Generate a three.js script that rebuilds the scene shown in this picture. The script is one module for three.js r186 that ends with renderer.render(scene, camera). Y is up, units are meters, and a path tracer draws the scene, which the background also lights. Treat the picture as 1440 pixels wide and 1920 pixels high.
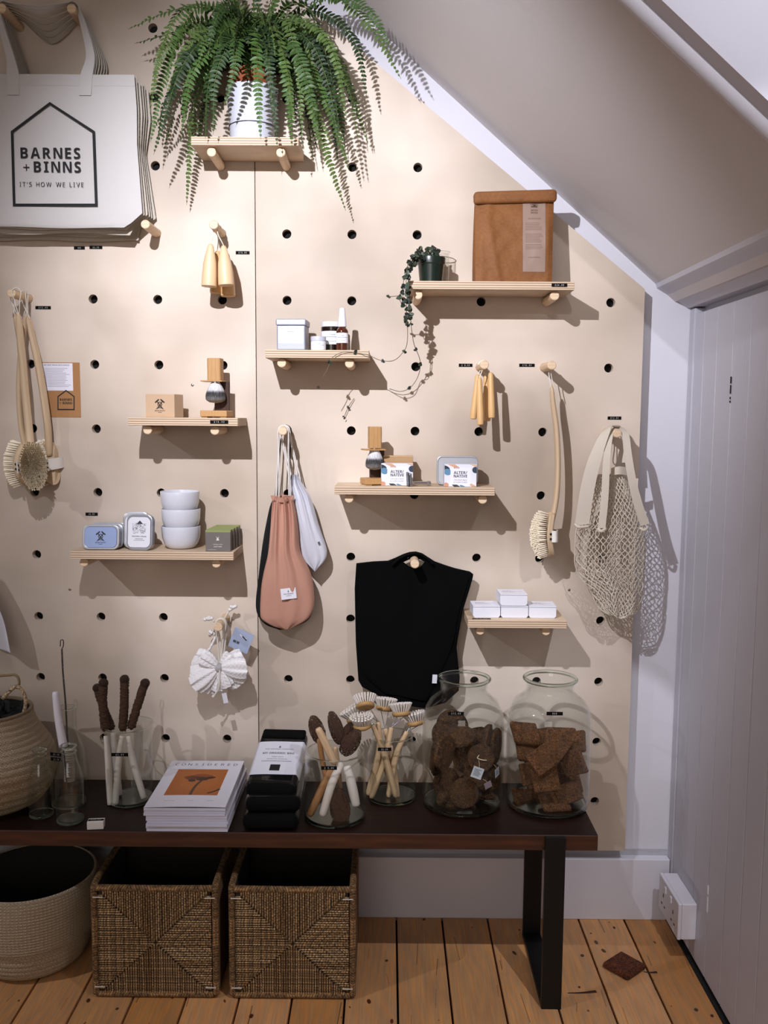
import * as THREE from 'three';
import { RoundedBoxGeometry } from 'three/addons/geometries/RoundedBoxGeometry.js';
import { mergeGeometries } from 'three/addons/utils/BufferGeometryUtils.js';
import { ImprovedNoise } from 'three/addons/math/ImprovedNoise.js';
import { FontLoader } from 'three/addons/loaders/FontLoader.js';
import { RectAreaLightUniformsLib } from 'three/addons/lights/RectAreaLightUniformsLib.js';

// ---------- camera, light levels, exposure ----------
const scene = new THREE.Scene();
scene.background = new THREE.Color(0.55, 0.62, 0.78);
scene.backgroundIntensity = 0.3;
const camera = new THREE.PerspectiveCamera(57.92, 0.75, 0.05, 30);
camera.position.set(0.0854, 1.2501, 2.1831);
camera.rotation.order = 'YXZ';
camera.rotation.set(-0.1039, 0.0032, 0.0073);
const renderer = new THREE.WebGLRenderer({ antialias: true });
renderer.toneMapping = THREE.LinearToneMapping;
renderer.toneMappingExposure = 1.0;
renderer.shadowMap.enabled = true;
RectAreaLightUniformsLib.init();
const LAMP_MAIN = 11.5, LAMP_LEFT = 3.6, LAMP_RIGHT = 4.2, LAMP_BACK = 5, WINDOW = 1.15;
const lampSpots = [   // position, aim, cone, penumbra, candela
  { p: [-0.37, 2.04, 1.44], t: [0.02, 1.42, 0], a: 0.635, e: 1, i: LAMP_MAIN },
  { p: [-1.75, 2.04, 1.44], t: [-0.45, 0.22, 0.35], a: 0.56, e: 0.9, i: LAMP_LEFT },
  { p: [0.75, 2.04, 1.44], t: [0.48, 0.1, 0.25], a: 0.48, e: 0.6, i: LAMP_RIGHT },
  { p: [0.15, 2.16, 2.3], t: [0.72, 1.98, 0.9], a: 0.36, e: 0.8, i: LAMP_BACK },
];
const LAMP_COLOR = new THREE.Color(0.945, 0.955, 1.08);
const DAY_COLOR = new THREE.Color(1, 0.95, 0.89);

// ---------- helpers ----------
let seed = 7;
const rnd = () => { seed = (seed + 0x6d2b79f5) | 0; let t = Math.imul(seed ^ (seed >>> 15), 1 | seed); t = (t + Math.imul(t ^ (t >>> 7), 61 | t)) ^ t; return ((t ^ (t >>> 14)) >>> 0) / 4294967296; };
const rr = (a, b) => a + (b - a) * rnd();
const noise = new ImprovedNoise();
const fbm = (x, y, z = 0, o = 4) => { let s = 0, a = 0.5, f = 1; for (let i = 0; i < o; i++) { s += a * noise.noise(x * f, y * f, z + i * 7.3); a *= 0.5; f *= 2; } return s; };
const V = (x, y, z) => new THREE.Vector3(x, y, z);
const lerp = (a, b, t) => a + (b - a) * t;
const used = new Map();
function numbered(name) { const n = used.get(name) ?? 0; used.set(name, n + 1); return n ? `${name}_${String(n).padStart(3, '0')}` : name; }
function info(o, label, category, group) { if (label) o.userData.label = label; if (category) o.userData.category = category; if (group) o.userData.group = group; return o; }
function thing(name, label, category, pos = [0, 0, 0], group, turn = 0) {
  const o = new THREE.Group(); o.name = numbered(name); o.position.set(...pos); o.rotation.y = turn; scene.add(o); return info(o, label, category, group);
}
function part(name, geo, mat, parent, pos, rot) {
  const m = new THREE.Mesh(geo, mat); m.name = name; m.castShadow = m.receiveShadow = true;
  if (pos) m.position.set(...pos); if (rot) m.rotation.set(...rot);
  parent.add(m); return m;
}
function single(name, geo, mat, label, category, pos, group, rot) { const m = part(numbered(name), geo, mat, scene, pos, rot); return info(m, label, category, group); }
function structure(name, geo, mat, pos, rot) { const m = part(numbered(name), geo, mat, scene, pos, rot); m.userData.kind = 'structure'; return m; }
function structureGroup(name) { const o = new THREE.Group(); o.name = numbered(name); o.userData.kind = 'structure'; scene.add(o); return o; }
function copyOf(root, label, pos, turn, group) { const r = root.clone(); r.name = numbered(root.name.replace(/_\d{3}$/, '')); scene.add(r); if (pos) r.position.set(...pos); if (turn !== undefined) r.rotation.y = turn; r.userData = { ...root.userData, label }; if (group) r.userData.group = group; return r; }
const std = (c, rough = 0.8, o = {}) => new THREE.MeshStandardMaterial({ color: c, roughness: rough, side: THREE.DoubleSide, ...o });
const phys = (c, rough = 0.5, o = {}) => new THREE.MeshPhysicalMaterial({ color: c, roughness: rough, side: THREE.DoubleSide, ...o });
// geometry
const box = (w, h, d, r = 0) => r > 0 ? new RoundedBoxGeometry(w, h, d, 2, r) : new THREE.BoxGeometry(w, h, d);
const cyl = (r0, r1, h, n = 24, open = false) => new THREE.CylinderGeometry(r0, r1, h, n, 1, open);
const lathe = (pts, n = 40) => new THREE.LatheGeometry(pts.map((p) => new THREE.Vector2(p[0], p[1])), n);
const at = (g, x, y, z, rx = 0, ry = 0, rz = 0) => { g.applyMatrix4(new THREE.Matrix4().compose(V(x, y, z), new THREE.Quaternion().setFromEuler(new THREE.Euler(rx, ry, rz)), V(1, 1, 1))); return g; };
const strip = (g) => { const h = g.index ? g.toNonIndexed() : g; for (const k of Object.keys(h.attributes)) if (!['position', 'normal', 'uv'].includes(k)) h.deleteAttribute(k); return h; };
const merge = (list) => mergeGeometries(list.map(strip));
function curve(pts) { return new THREE.CatmullRomCurve3(pts.map((p) => V(...p)), false, 'centripetal'); }
// a tube along points; radius is a number or a function of t
function tube(pts, radius, n = 24, k = 8, flat = 1) {
  const c = pts.getPointAt ? pts : curve(pts), fr = c.computeFrenetFrames(n, false), pos = [], uv = [], idx = [], L = c.getLength();
  for (let i = 0; i <= n; i++) {
    const t = i / n, p = c.getPointAt(t), r = typeof radius === 'function' ? radius(t) : radius;
    for (let j = 0; j <= k; j++) { const a = j / k * Math.PI * 2, ca = Math.cos(a) * r, sa = Math.sin(a) * r * flat; pos.push(p.x + fr.normals[i].x * ca + fr.binormals[i].x * sa, p.y + fr.normals[i].y * ca + fr.binormals[i].y * sa, p.z + fr.normals[i].z * ca + fr.binormals[i].z * sa); uv.push(j / k * r * 6.28, t * L); }
  }
  for (let i = 0; i < n; i++) for (let j = 0; j < k; j++) { const a = i * (k + 1) + j, b = a + k + 1; idx.push(a, b, a + 1, b, b + 1, a + 1); }
  for (const [e, s] of [[0, 1], [n, -1]]) { const p = c.getPointAt(e / n), m = pos.length / 3; pos.push(p.x, p.y, p.z); uv.push(0, e / n * L); for (let j = 0; j < k; j++) { const a = e * (k + 1) + j; s > 0 ? idx.push(m, a, a + 1) : idx.push(m, a + 1, a); } }
  return indexed(pos, uv, idx);
}
function indexed(pos, uv, idx) { const g = new THREE.BufferGeometry(); g.setAttribute('position', new THREE.Float32BufferAttribute(pos, 3)); g.setAttribute('uv', new THREE.Float32BufferAttribute(uv, 2)); g.setIndex(idx); g.computeVertexNormals(); return g; }
// a surface f(s, t) -> [x, y, z], s and t from 0 to 1
function surface(f, n, m, su = 1, sv = 1) {
  const pos = [], uv = [], idx = [];
  for (let j = 0; j <= m; j++) for (let i = 0; i <= n; i++) { pos.push(...f(i / n, j / m)); uv.push(i / n * su, (1 - j / m) * sv); }
  for (let j = 0; j < m; j++) for (let i = 0; i < n; i++) { const a = j * (n + 1) + i, b = a + n + 1; idx.push(a, b, a + 1, b, b + 1, a + 1); }
  return indexed(pos, uv, idx);
}
// a straight band along points, its width direction given at each point
function ribbon(pts, dirs, width, thick = 0.0015, n = 40) {
  const c = curve(pts), d = curve(dirs), w = (t) => typeof width === 'function' ? width(t) : width;
  const f = (s, t, o) => { const p = c.getPoint(t), q = d.getPoint(t).normalize(), tg = c.getTangent(t), nn = V(0, 0, 0).crossVectors(q, tg).normalize(); return p.addScaledVector(q, (s - 0.5) * w(t)).addScaledVector(nn, o).toArray(); };
  return merge([surface((s, t) => f(s, t, thick / 2), 3, n, 0.03, c.getLength()), surface((s, t) => f(1 - s, t, -thick / 2), 3, n, 0.03, c.getLength()), surface((s, t) => f(0, t, (s - 0.5) * thick), 1, n), surface((s, t) => f(1, t, (0.5 - s) * thick), 1, n)]);
}
// along: polyline sampled by t
function poly(pts) { const ac = [0]; for (let i = 1; i < pts.length; i++) ac.push(ac[i - 1] + Math.hypot(pts[i][0] - pts[i - 1][0], pts[i][1] - pts[i - 1][1])); return (t) => { const l = t * ac[ac.length - 1]; let i = 1; while (i < pts.length - 1 && ac[i] < l) i++; const u = (l - ac[i - 1]) / (ac[i] - ac[i - 1] || 1); return [lerp(pts[i - 1][0], pts[i][0], u), lerp(pts[i - 1][1], pts[i][1], u)]; }; }
// a soft filled shape between a left and a right outline (top to bottom), thick T(t), with folds
function pouch(left, right, zc, T, fold = () => 0, n = 36, m = 48, p = 0.5) {
  const smooth = (a) => { const c = new THREE.CatmullRomCurve3(a.map((q) => V(q[0], q[1], 0)), false, 'centripetal'); return (t) => c.getPointAt(t); };
  const l = smooth(left), r = smooth(right), th = typeof T === 'function' ? T : () => T;
  const f = (s, t, k) => { const a = l(t), b = r(t), b2 = Math.pow(Math.max(0, 1 - (2 * s - 1) ** 2), p), e = Math.min(1, b2 * 2); return [lerp(a.x, b.x, s), lerp(a.y, b.y, s), zc + k * th(t) * b2 + (k > 0 ? fold(s, t) * e : 0)]; };
  return merge([surface((s, t) => f(s, t, 1), n, m), surface((s, t) => f(1 - s, t, -1), n, m)]);
}
function shapeOf(pts) { const s = new THREE.Shape(); pts.forEach((p, i) => i ? s.lineTo(p[0], p[1]) : s.moveTo(p[0], p[1])); s.closePath(); return s; }
function roundRect(w, h, r) { const s = new THREE.Shape(), x = -w / 2, y = -h / 2; s.moveTo(x + r, y); s.lineTo(x + w - r, y); s.absarc(x + w - r, y + r, r, -Math.PI / 2, 0); s.lineTo(x + w, y + h - r); s.absarc(x + w - r, y + h - r, r, 0, Math.PI / 2); s.lineTo(x + r, y + h); s.absarc(x + r, y + h - r, r, Math.PI / 2, Math.PI); s.lineTo(x, y + r); s.absarc(x + r, y + r, r, Math.PI, 1.5 * Math.PI); return s; }
const extrude = (s, depth, bevel = 0, steps = 1, cs = 12) => new THREE.ExtrudeGeometry(s, { depth: depth - 2 * bevel, bevelEnabled: bevel > 0, bevelThickness: bevel, bevelSize: bevel, bevelOffset: -bevel, bevelSegments: 2, curveSegments: cs, steps });
// uv in metres by the main direction of each normal; grain runs along v
function boxUV(g, du = 0, dv = 0, turn = false) {
  const h = g.index ? g.toNonIndexed() : g; h.computeVertexNormals(); const p = h.attributes.position, n = h.attributes.normal, uv = [];
  for (let i = 0; i < p.count; i++) { const x = Math.abs(n.getX(i)), y = Math.abs(n.getY(i)), z = Math.abs(n.getZ(i)); let a, b; if (x >= y && x >= z) [a, b] = [p.getZ(i), p.getY(i)]; else if (y >= z) [a, b] = [p.getX(i), p.getZ(i)]; else [a, b] = [p.getX(i), p.getY(i)]; turn ? uv.push(b + du, a + dv) : uv.push(a + du, b + dv); }
  h.setAttribute('uv', new THREE.Float32BufferAttribute(uv, 2)); return h;
}
// textures
function finish(t, rep, srgb = true, mirror = false) { t.wrapS = t.wrapT = mirror ? THREE.MirroredRepeatWrapping : THREE.RepeatWrapping; t.magFilter = THREE.LinearFilter; t.minFilter = THREE.LinearMipmapLinearFilter; if (srgb) t.colorSpace = THREE.SRGBColorSpace; if (rep) t.repeat.set(...rep); t.needsUpdate = true; return t; }
function canvasTex(w, h, draw, rep, srgb = true) { const c = document.createElement('canvas'); c.width = w; c.height = h; draw(c.getContext('2d'), w, h); return finish(new THREE.CanvasTexture(c), rep, srgb); }
function pixelTex(w, h, fn, rep, srgb = true) { const d = new Uint8Array(w * h * 4); for (let y = 0; y < h; y++) for (let x = 0; x < w; x++) { const c = fn(x / w, y / h), i = (y * w + x) * 4; for (let k = 0; k < 3; k++) d[i + k] = Math.max(0, Math.min(255, c[k] ?? c[0])); d[i + 3] = 255; } const t = new THREE.DataTexture(d, w, h); return finish(t, rep, srgb, true); }
const tone = (rgb, k) => rgb.map((v) => v * k);
// tileable-looking wood, grain along v
function woodTex(base, contrast, rep, fu = 40, fv = 3, w = 256, h = 512) { return pixelTex(w, h, (u, v) => tone(base, 1 + contrast * (fbm(u * fu, v * fv, base[0], 4) + 0.5 * Math.sin(u * fu * 4 + 6 * fbm(u * 4, v * 2, 3)) * 0.5 + 0.35 * fbm(u * 7, v * 1.5, 9, 2))), rep); }
const weaveBump = canvasTex(64, 64, (g) => { g.fillStyle = '#808080'; g.fillRect(0, 0, 64, 64); for (let y = 0; y < 64; y += 8) for (let x = 0; x < 64; x += 8) { const k = ((x + y) / 8) % 2; g.fillStyle = k ? '#c8c8c8' : '#585858'; g.fillRect(x + 1, y + 1, 6, 6); } }, [60, 60], false);
const fontBold = await new FontLoader().loadAsync('fonts/droid/droid_sans_bold.typeface.json');
const fontThin = await new FontLoader().loadAsync('fonts/droid/droid_sans_regular.typeface.json');
// flat printed lettering, centred on x, height = cap height
function lettering(text, size, font, spacing = 0) {
  const gs = []; let x = 0;
  for (const ch of text) { if (ch !== ' ') { const g = new THREE.ShapeGeometry(font.generateShapes(ch, size), 4); g.computeBoundingBox(); const b = g.boundingBox; g.translate(x - b.min.x, 0, 0); gs.push(g); x += b.max.x - b.min.x + size * 0.17 + spacing; } else x += size * 0.55 + spacing; }
  const m = merge(gs); m.translate(-x / 2, 0, 0); return m;
}

// ---------- materials of the room ----------
const paint = std('#d9d7dd', 0.55), paintWall = std('#d6d4da', 0.7), paintSoffit = std('#d2cdcb', 0.7);
paintWall.bumpMap = pixelTex(256, 256, (u, v) => [128 + 90 * fbm(u * 14, v * 14, 5)], [2, 2], false); paintWall.bumpScale = 0.002;
paintSoffit.bumpMap = paintWall.bumpMap; paintSoffit.bumpScale = 0.0012;
const paintDoor = std('#c4c3cb', 0.5);
paintDoor.bumpMap = pixelTex(256, 256, (u, v) => [128 + 80 * fbm(u * 30, v * 6, 2)], [3, 1.2], false); paintDoor.bumpScale = 0.0012;
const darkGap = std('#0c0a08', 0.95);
const plyTex = pixelTex(1024, 1024, (u, v) => { const a = fbm(u * 5, v * 3, 1, 4), b = fbm(u * 3 + 2 * fbm(u * 2, v * 2, 4), v * 26, 8, 3), c = fbm(u * 5 + 0.5 * a, v * 4.5 + 0.5 * a, 12, 4), k = 1 + 0.2 * a + 0.05 * b + 0.3 * c; return [199 * k, (183 + 8 * c) * k, (165 + 16 * c) * k]; }, [0.45, 0.45]);
const plywood = std('#ffffff', 0.62, { map: plyTex });
const plyEdge = canvasTex(64, 64, (g) => { for (let i = 0; i < 7; i++) { g.fillStyle = i % 2 ? '#a5876a' : '#d9c5a9'; g.fillRect(0, i * 64 / 7, 64, 10); } }, [8, 1 / 0.018]);
// ---------- floor ----------
const floor = structureGroup('floor');
const pineTex = [0, 1, 2, 3].map((k) => canvasTex(256, 1024, (g, w, h) => {
  const img = g.createImageData(w, h);
  for (let y = 0; y < h; y++) for (let x = 0; x < w; x++) { const u = x / w, v = y / h, q = fbm(u * 3 + k * 9, v * 5, k, 3), ring = Math.sin((u * 9 + 4 * fbm(u * 1.5 + k, v * 2.2, k * 3, 3)) * 6.28), fine = fbm(u * 70, v * 9, k + 20, 2), m = 1 + 0.16 * q + 0.035 * ring + 0.14 * fine, i = (y * w + x) * 4; img.data[i] = 204 * m; img.data[i + 1] = 162 * m * (1 - 0.03 * ring); img.data[i + 2] = 117 * m * (1 - 0.08 * ring - 0.1 * q); img.data[i + 3] = 255; }
  g.putImageData(img, 0, 0);
  for (let i = 0; i < 20; i++) { const x = rr(10, w - 10), y = rr(10, h - 10), s = rr(1.5, 5.5); g.fillStyle = `rgba(${rr(35, 70)},${rr(18, 34)},12,${rr(0.6, 0.95)})`; g.beginPath(); g.ellipse(x, y, s * rr(0.6, 1), s * rr(1, 2.1), rr(-0.4, 0.4), 0, 7); g.fill(); }
  for (let i = 0; i < 14; i++) { g.strokeStyle = 'rgba(40,22,10,.55)'; g.lineWidth = rr(0.6, 2); const x = rr(0, w), y = rr(0, h); g.beginPath(); g.moveTo(x, y); g.lineTo(x + rr(-8, 8), y + rr(20, 120)); g.stroke(); }
}, [1 / 0.23, 1 / 0.92]));
const pine = pineTex.flatMap((t) => ['#f2e2cf', '#ffeeda', '#e3cba9'].map((c) => std(c, 0.5, { map: t })));
for (let i = -14; i < 7; i++) for (const [z0, z1] of [[-0.03, 1.35], [1.354, 2.9], [2.904, 4.3]]) {
  const x0 = 0.003 + i * 0.1139, w = Math.min(x0 + 0.1139, 0.8) - x0 - 0.0045; if (w < 0.02) continue;
  part('floorboard', boxUV(at(box(w, 0.02, z1 - z0 - 0.003, 0.0015), x0 + w / 2 + 0.002, -0.01, (z0 + z1) / 2), rr(0, 1), rr(0, 1)), pine[Math.floor(rnd() * pine.length)], floor);
}
part('subfloor', at(box(2.6, 0.03, 4.5), -0.45, -0.036, 2.1), darkGap, floor);
part('dark_gap', at(box(0.014, 0.004, 2.4), 0.797, 0.0012, 1.16), darkGap, floor);
// ---------- walls ----------
structure('wall_back', box(2.7, 2.6, 0.1), paintWall, [-0.45, 1.25, -0.09]);
structure('wall_left', box(0.1, 2.6, 4.5), paintWall, [-1.85, 1.25, 2.1]);
structure('ceiling', box(2.9, 0.1, 4.5), paintWall, [-0.45, 2.42, 2.1]);
// sloped underside of the stair above, with its front face
const soffit = structureGroup('ceiling_sloped');
part('soffit_panel', (() => { const g = extrude(shapeOf([[-0.25, 2.397], [0.76, 1.522], [0.86, 1.522], [0.86, 2.397]]), 0.9); g.translate(0, 0, -0.045); return boxUV(g); })(), paintSoffit, soffit);
part('soffit_lip', tube([[-0.27, 2.405, 0.862], [0.25, 1.955, 0.862], [0.80, 1.4785, 0.862]], 0.013, 2, 16), paintWall, soffit);
structure('wall_bulkhead', (() => { const g = extrude(shapeOf([[-0.25, 2.392], [0.8, 1.482], [0.9, 1.482], [0.9, 2.392]]), 0.05); g.translate(0, 0, 0.857); return g; })(), paintWall);
structure('trim_1', (() => { const s = shapeOf([[0.712, 1.566], [0.716, 1.553], [0.722, 1.549], [0.757, 1.529], [0.790, 1.507], [0.82, 1.507], [0.82, 1.6], [0.75, 1.6]]); const g = extrude(s, 0.96); g.translate(0, 0, -0.045); return g; })(), paintDoor);
// right side: painted tongue-and-groove boards
const doorWall = structureGroup('wall_right');
const grooves = [0.0, 0.063, 0.148, 0.243, 0.337, 0.425, 0.515, 0.605, 0.695, 0.785, 0.875, 0.965, 1.06, 1.15, 1.24, 1.33, 1.42, 1.51, 1.6, 1.69, 1.78, 1.87, 1.96, 2.05, 2.14, 2.25];
grooves.slice(0, -1).forEach((z, i) => { const w = grooves[i + 1] - z, h = z < 0.95 ? 1.478 : 2.35; part('tongue_and_groove_board', at(box(0.02, h, w - 0.002, 0.0025), 0.808, 0.012 + h / 2, z + w / 2), paintDoor, doorWall); });
part('backing', at(box(0.05, 2.4, 2.32), 0.845, 1.2, 1.11), paintDoor, doorWall);
part('corner_strip', at(box(0.03, 1.5, 0.038, 0.006), 0.811, 0.755, -0.022), paintDoor, doorWall);
part('wall_beyond', at(box(0.06, 2.4, 2.1), 0.85, 1.2, 3.3), paintWall, doorWall);
part('paint_chip', (() => { const gs = []; for (const [a, b, c, d] of [[1367, 722, 3, 14], [1367, 740, 2.5, 18], [1366, 757, 2, 5], [1366, 764, 3, 4]]) { const p = [a, b]; gs.push(at(box(0.001, c && d * 0.001, c * 0.0018), 0.7975, 1.352 - (b - 700) * 0.00106, 0.241)); } return merge(gs); })(), std('#17130f', 0.9), doorWall);
part('paint_chip', (() => { const gs = []; for (const [y, h] of [[0.218, 0.02], [0.196, 0.012], [0.178, 0.022]]) gs.push(at(box(0.001, h, 0.006), 0.7975, y, 0.243)); return merge(gs); })(), std('#f4f2f4', 0.8), doorWall);
// skirting
const skirt = structureGroup('baseboard_back');
part('board', at(box(2.58, 0.158, 0.025, 0.002), -0.495, 0.079, -0.0275), paint, skirt);
part('moulding', (() => { const s = shapeOf([[0, 0], [0.0255, 0], [0.025, 0.004], [0.019, 0.008], [0.015, 0.013], [0.008, 0.016], [0, 0.017]]); const g = extrude(s, 2.58); g.rotateY(-Math.PI / 2); g.scale(1, 1, -1); g.translate(0.795, 0.157, -0.04); return boxUV(g); })(), paint, skirt);
// the wall behind the camera with its window
const backWall = structureGroup('wall_front');
part('wall_panel', box(0.5, 2.6, 0.1), paintWall, backWall, [-1.55, 1.25, 4.3]);
part('wall_panel', box(0.5, 2.6, 0.1), paintWall, backWall, [0.6, 1.25, 4.3]);
part('wall_panel', box(1.7, 0.85, 0.1), paintWall, backWall, [-0.475, 0.42, 4.3]);
part('wall_panel', box(1.7, 0.25, 0.1), paintWall, backWall, [-0.475, 2.28, 4.3]);
const win = structureGroup('window_1');
for (const x of [-1.28, -0.475, 0.33]) part('window_frame', at(box(0.05, 1.34, 0.06, 0.004), x, 1.5, 4.28), paint, win);
for (const y of [0.86, 1.5, 2.14]) part('window_frame', at(box(1.62, 0.05, 0.06, 0.004), -0.475, y, 4.28), paint, win);
part('window_pane', at(box(1.6, 1.3, 0.006), -0.475, 1.5, 4.29), std('#ffffff', 0.4, { emissive: DAY_COLOR, emissiveIntensity: 1.4 }), win);
const day = new THREE.RectAreaLight(DAY_COLOR, WINDOW, 1.55, 1.25); day.name = 'window_daylight'; day.position.set(-0.475, 1.5, 4.22); day.lookAt(-0.475, 1.35, 0); scene.add(day);
// spot lamps on their track, above and before the shelves
const lampMetal = std('#e8e6e4', 0.4, { metalness: 0.2 });
const track = thing('lamp_track', 'white ceiling track carrying the three spot lamps', 'lamp track', [0, 0, 0]);
part('rail', at(box(2.6, 0.035, 0.035, 0.003), -0.55, 2.355, 1.44), lampMetal, track); part('rail_end', at(box(0.04, 0.045, 0.045, 0.003), 0.75, 2.355, 1.44), lampMetal, track);
lampSpots.forEach((d, i) => {
  const p = V(...d.p), dir = V(...d.t).sub(p).normalize(), q = new THREE.Quaternion().setFromUnitVectors(V(0, -1, 0), dir);
  const o = thing('spot_lamp', ['spot lamp in the middle of the ceiling track', 'spot lamp at the left end of the ceiling track', 'spot lamp at the right end of the ceiling track', 'spot lamp on the ceiling behind the track, aimed at the bulkhead'][i], 'lamp', d.p);
  const head = lathe([[0.0, 0.12], [0.03, 0.118], [0.04, 0.09], [0.042, 0.012], [0.039, 0.012], [0.036, 0.085], [0, 0.09]], 28); head.applyQuaternion(q); part('lamp_head', head, lampMetal, o);
  part('lamp_stem', at(cyl(0.006, 0.006, 2.34 - d.p[1] - 0.05, 10), -dir.x * 0.09, (2.34 - d.p[1] + 0.1) / 2, -dir.z * 0.09), lampMetal, o);
  const bulb = new THREE.SphereGeometry(0.018, 16, 12); part('bulb', at(bulb, 0, 0, 0), std('#fff4e6', 0.4, { emissive: LAMP_COLOR, emissiveIntensity: 6 }), o);
  const l = new THREE.SpotLight(LAMP_COLOR, d.i, 0, d.a, d.e, 2); l.name = 'spot_lamp_beam'; l.position.set(...d.p); l.target.position.set(...d.t); l.castShadow = true; l.shadow.radius = 0.45; l.shadow.mapSize.set(2048, 2048); l.shadow.bias = -0.0005; scene.add(l, l.target);
});

// ---------- pegboard ----------
const H0 = 1.214, hole = (c, r) => [c * 0.15, H0 + r * 0.15];
function pegPanel(label, outline, cols, skip) {
  const o = thing('plywood_pegboard', label, 'pegboard');
  const s = shapeOf(outline);
  for (let c = cols[0]; c <= cols[1]; c++) for (let r = -6; r <= 7; r++) { const [x, y] = hole(c, r); if (skip(x, y)) continue; const h = new THREE.Path(); h.absarc(x, y, 0.0105, 0, Math.PI * 2, true); s.holes.push(h); }
  const g = new THREE.ExtrudeGeometry(s, { depth: 0.018, bevelEnabled: false, curveSegments: 14 }); g.translate(0, 0, -0.018);
  part('panel', boxUV(g, cols[0] * 0.37, 0.2), plywood, o);
  return o;
}
const boardRight = pegPanel('right plywood pegboard sheet with a diagonal cut along the sloped ceiling', [[-0.2215, 0.188], [0.678, 0.188], [0.678, 1.545], [-0.2215, 2.26]], [-1, 4], (x, y) => y > 1.545 - (x - 0.678) * 0.794 - 0.045 || y < 0.22);
const boardLeft = pegPanel('left plywood pegboard sheet behind the tote bags', [[-1.25, 0.188], [-0.2235, 0.188], [-0.2235, 2.26], [-1.25, 2.26]], [-8, -2], (x, y) => y > 2.24 || y < 0.22);
const screwMat = std('#8d867c', 0.35, { metalness: 0.8 });
for (const [b, x, y] of [[boardLeft, -0.372, 1.3178], [boardRight, -0.0772, 1.3149], [boardLeft, -0.3779, 1.8438], [boardLeft, -0.6731, 0.8303], [boardRight, 0.5224, 0.8386], [boardLeft, -0.3683, 0.9475]]) part('screw', at(lathe([[0, 0.0012], [0.0028, 0.001], [0.0035, 0]], 14), x, y, 0, Math.PI / 2), screwMat, b);
for (const [b, x0, x1] of [[boardLeft, -1.25, -0.2235], [boardRight, -0.2215, 0.678]]) part('hole_shade_sheet', at(box(x1 - x0, 1.3, 0.006), (x0 + x1) / 2, 0.85, -0.0255), darkGap, b);  // dark sheet added behind the board, painting the shade inside the holes
for (const [b, x0, x1] of [[boardLeft, -1.25, -0.2235], [boardRight, -0.2215, 0.678]]) { const g = extrude(x0 < -1 ? shapeOf([[x0, 1.5], [x1, 1.5], [x1, 2.26], [x0, 2.26]]) : shapeOf([[x0, 1.5], [x1, 1.5], [x1, 1.53], [x0, 2.24]]), 0.006); g.translate(0, 0, -0.0285); part('hole_shade_sheet', g, darkGap, b); }  // upper part of the added dark sheet that stands for hole shade
// ---------- pegs ----------
const pegTex = woodTex([226, 206, 178], 0.12, [6, 6], 30, 2, 128, 128);
const pegWood = std('#f6ece0', 0.6, { map: pegTex });
const pegGeo = (len) => { const g = lathe([[0, 0], [0.0101, 0], [0.0101, len + 0.0155], [0.0096, len + 0.0172], [0.0085, len + 0.018], [0, len + 0.018]], 22); g.rotateX(Math.PI / 2); g.translate(0, 0, -0.018); return boxUV(g, 0, 0, true); };
const peg10 = pegGeo(0.1), peg12 = pegGeo(0.115);
const peg = (c, r, label, short = true) => single('wooden_peg', short ? peg10 : peg12, pegWood, label, 'peg', [...hole(c, r), 0]);
for (const [a, b, n] of [[[-2, 4], [-1, 4], 'top shelf with the fern'], [[1, 2], [3, 2], 'shelf with the brown paper bag'], [[-1, 1], [0, 1], 'shelf with the skincare jars'], [[-3, 0], [-2, 0], 'shelf with the small kraft box'], [[0, -1], [2, -1], 'shelf with the safety razor'], [[-4, -2], [-2, -2], 'shelf with the white bowls'], [[2, -3], [3, -3], 'shelf with the white soap boxes']]) { peg(...a, `left wooden peg under the ${n}`, false); peg(...b, `right wooden peg under the ${n}`, false); }
for (const [c, r, n] of [[-5, 6, 'left wooden peg holding the tote bag handles'], [-4, 6, 'right wooden peg holding the tote bag handles'], [-3, 3, 'bare wooden peg below the lower right corner of the tote bags'], [-2, 3, 'wooden peg holding the thick beeswax candles'], [2, 1, 'wooden peg holding the thin dinner candles'], [3, 1, 'wooden peg holding the single bath brush on the right'], [4, 0, 'wooden peg holding the string bag'], [-1, 0, 'wooden peg holding the three drawstring bags'], [-2, -3, 'wooden peg holding the white bath puff'], [1, -2, 'wooden peg holding the black tote'], [-5, 2, 'wooden peg holding the cluster of bath brushes on the left'], [-6, -2, 'wooden peg holding the white cloth at the left edge']]) peg(c, r, n);
// ---------- shelves ----------
const shelfTop = std('#fbf0de', 0.6, { map: plyTex.clone() }); shelfTop.map.repeat.set(1.2, 1.2);
const shelfEdge = std('#ffffff', 0.65, { map: plyEdge });
function shelf(x0, x1, row, label, depth = 0.13) {
  const y = H0 + row * 0.15 + 0.0102, o = thing('plywood_shelf', label, 'shelf', [(x0 + x1) / 2, y, 0]);
  const w = x1 - x0; part('shelf_board', boxUV(at(box(w, 0.018, depth - 0.002, 0.0008), 0, 0.009, depth / 2 - 0.0005), row * 0.31, 0.1, true), shelfTop, o);
  const lay = at(box(w - 0.0016, 0.0164, 0.0012), 0, 0.009, depth - 0.0008); part('ply_edge', boxUV(lay, 0, -0.0002), shelfEdge, o);
  return { o, y: y + 0.018 };
}
const S1 = shelf(-0.3408, -0.1098, 4, 'highest plywood shelf, carrying the fern');
const S7 = shelf(0.1287, 0.4893, 2, 'plywood shelf under the brown paper bag by the sloped ceiling');
const S3 = shelf(-0.1846, 0.0436, 1, 'plywood shelf carrying the skincare jars and spray bottle');
const S2 = shelf(-0.4888, -0.2457, 0, 'plywood shelf carrying the small kraft box and a shaving brush');
const S5 = shelf(-0.0319, 0.3255, -1, 'plywood shelf carrying the safety razor and soap tin');
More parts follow.
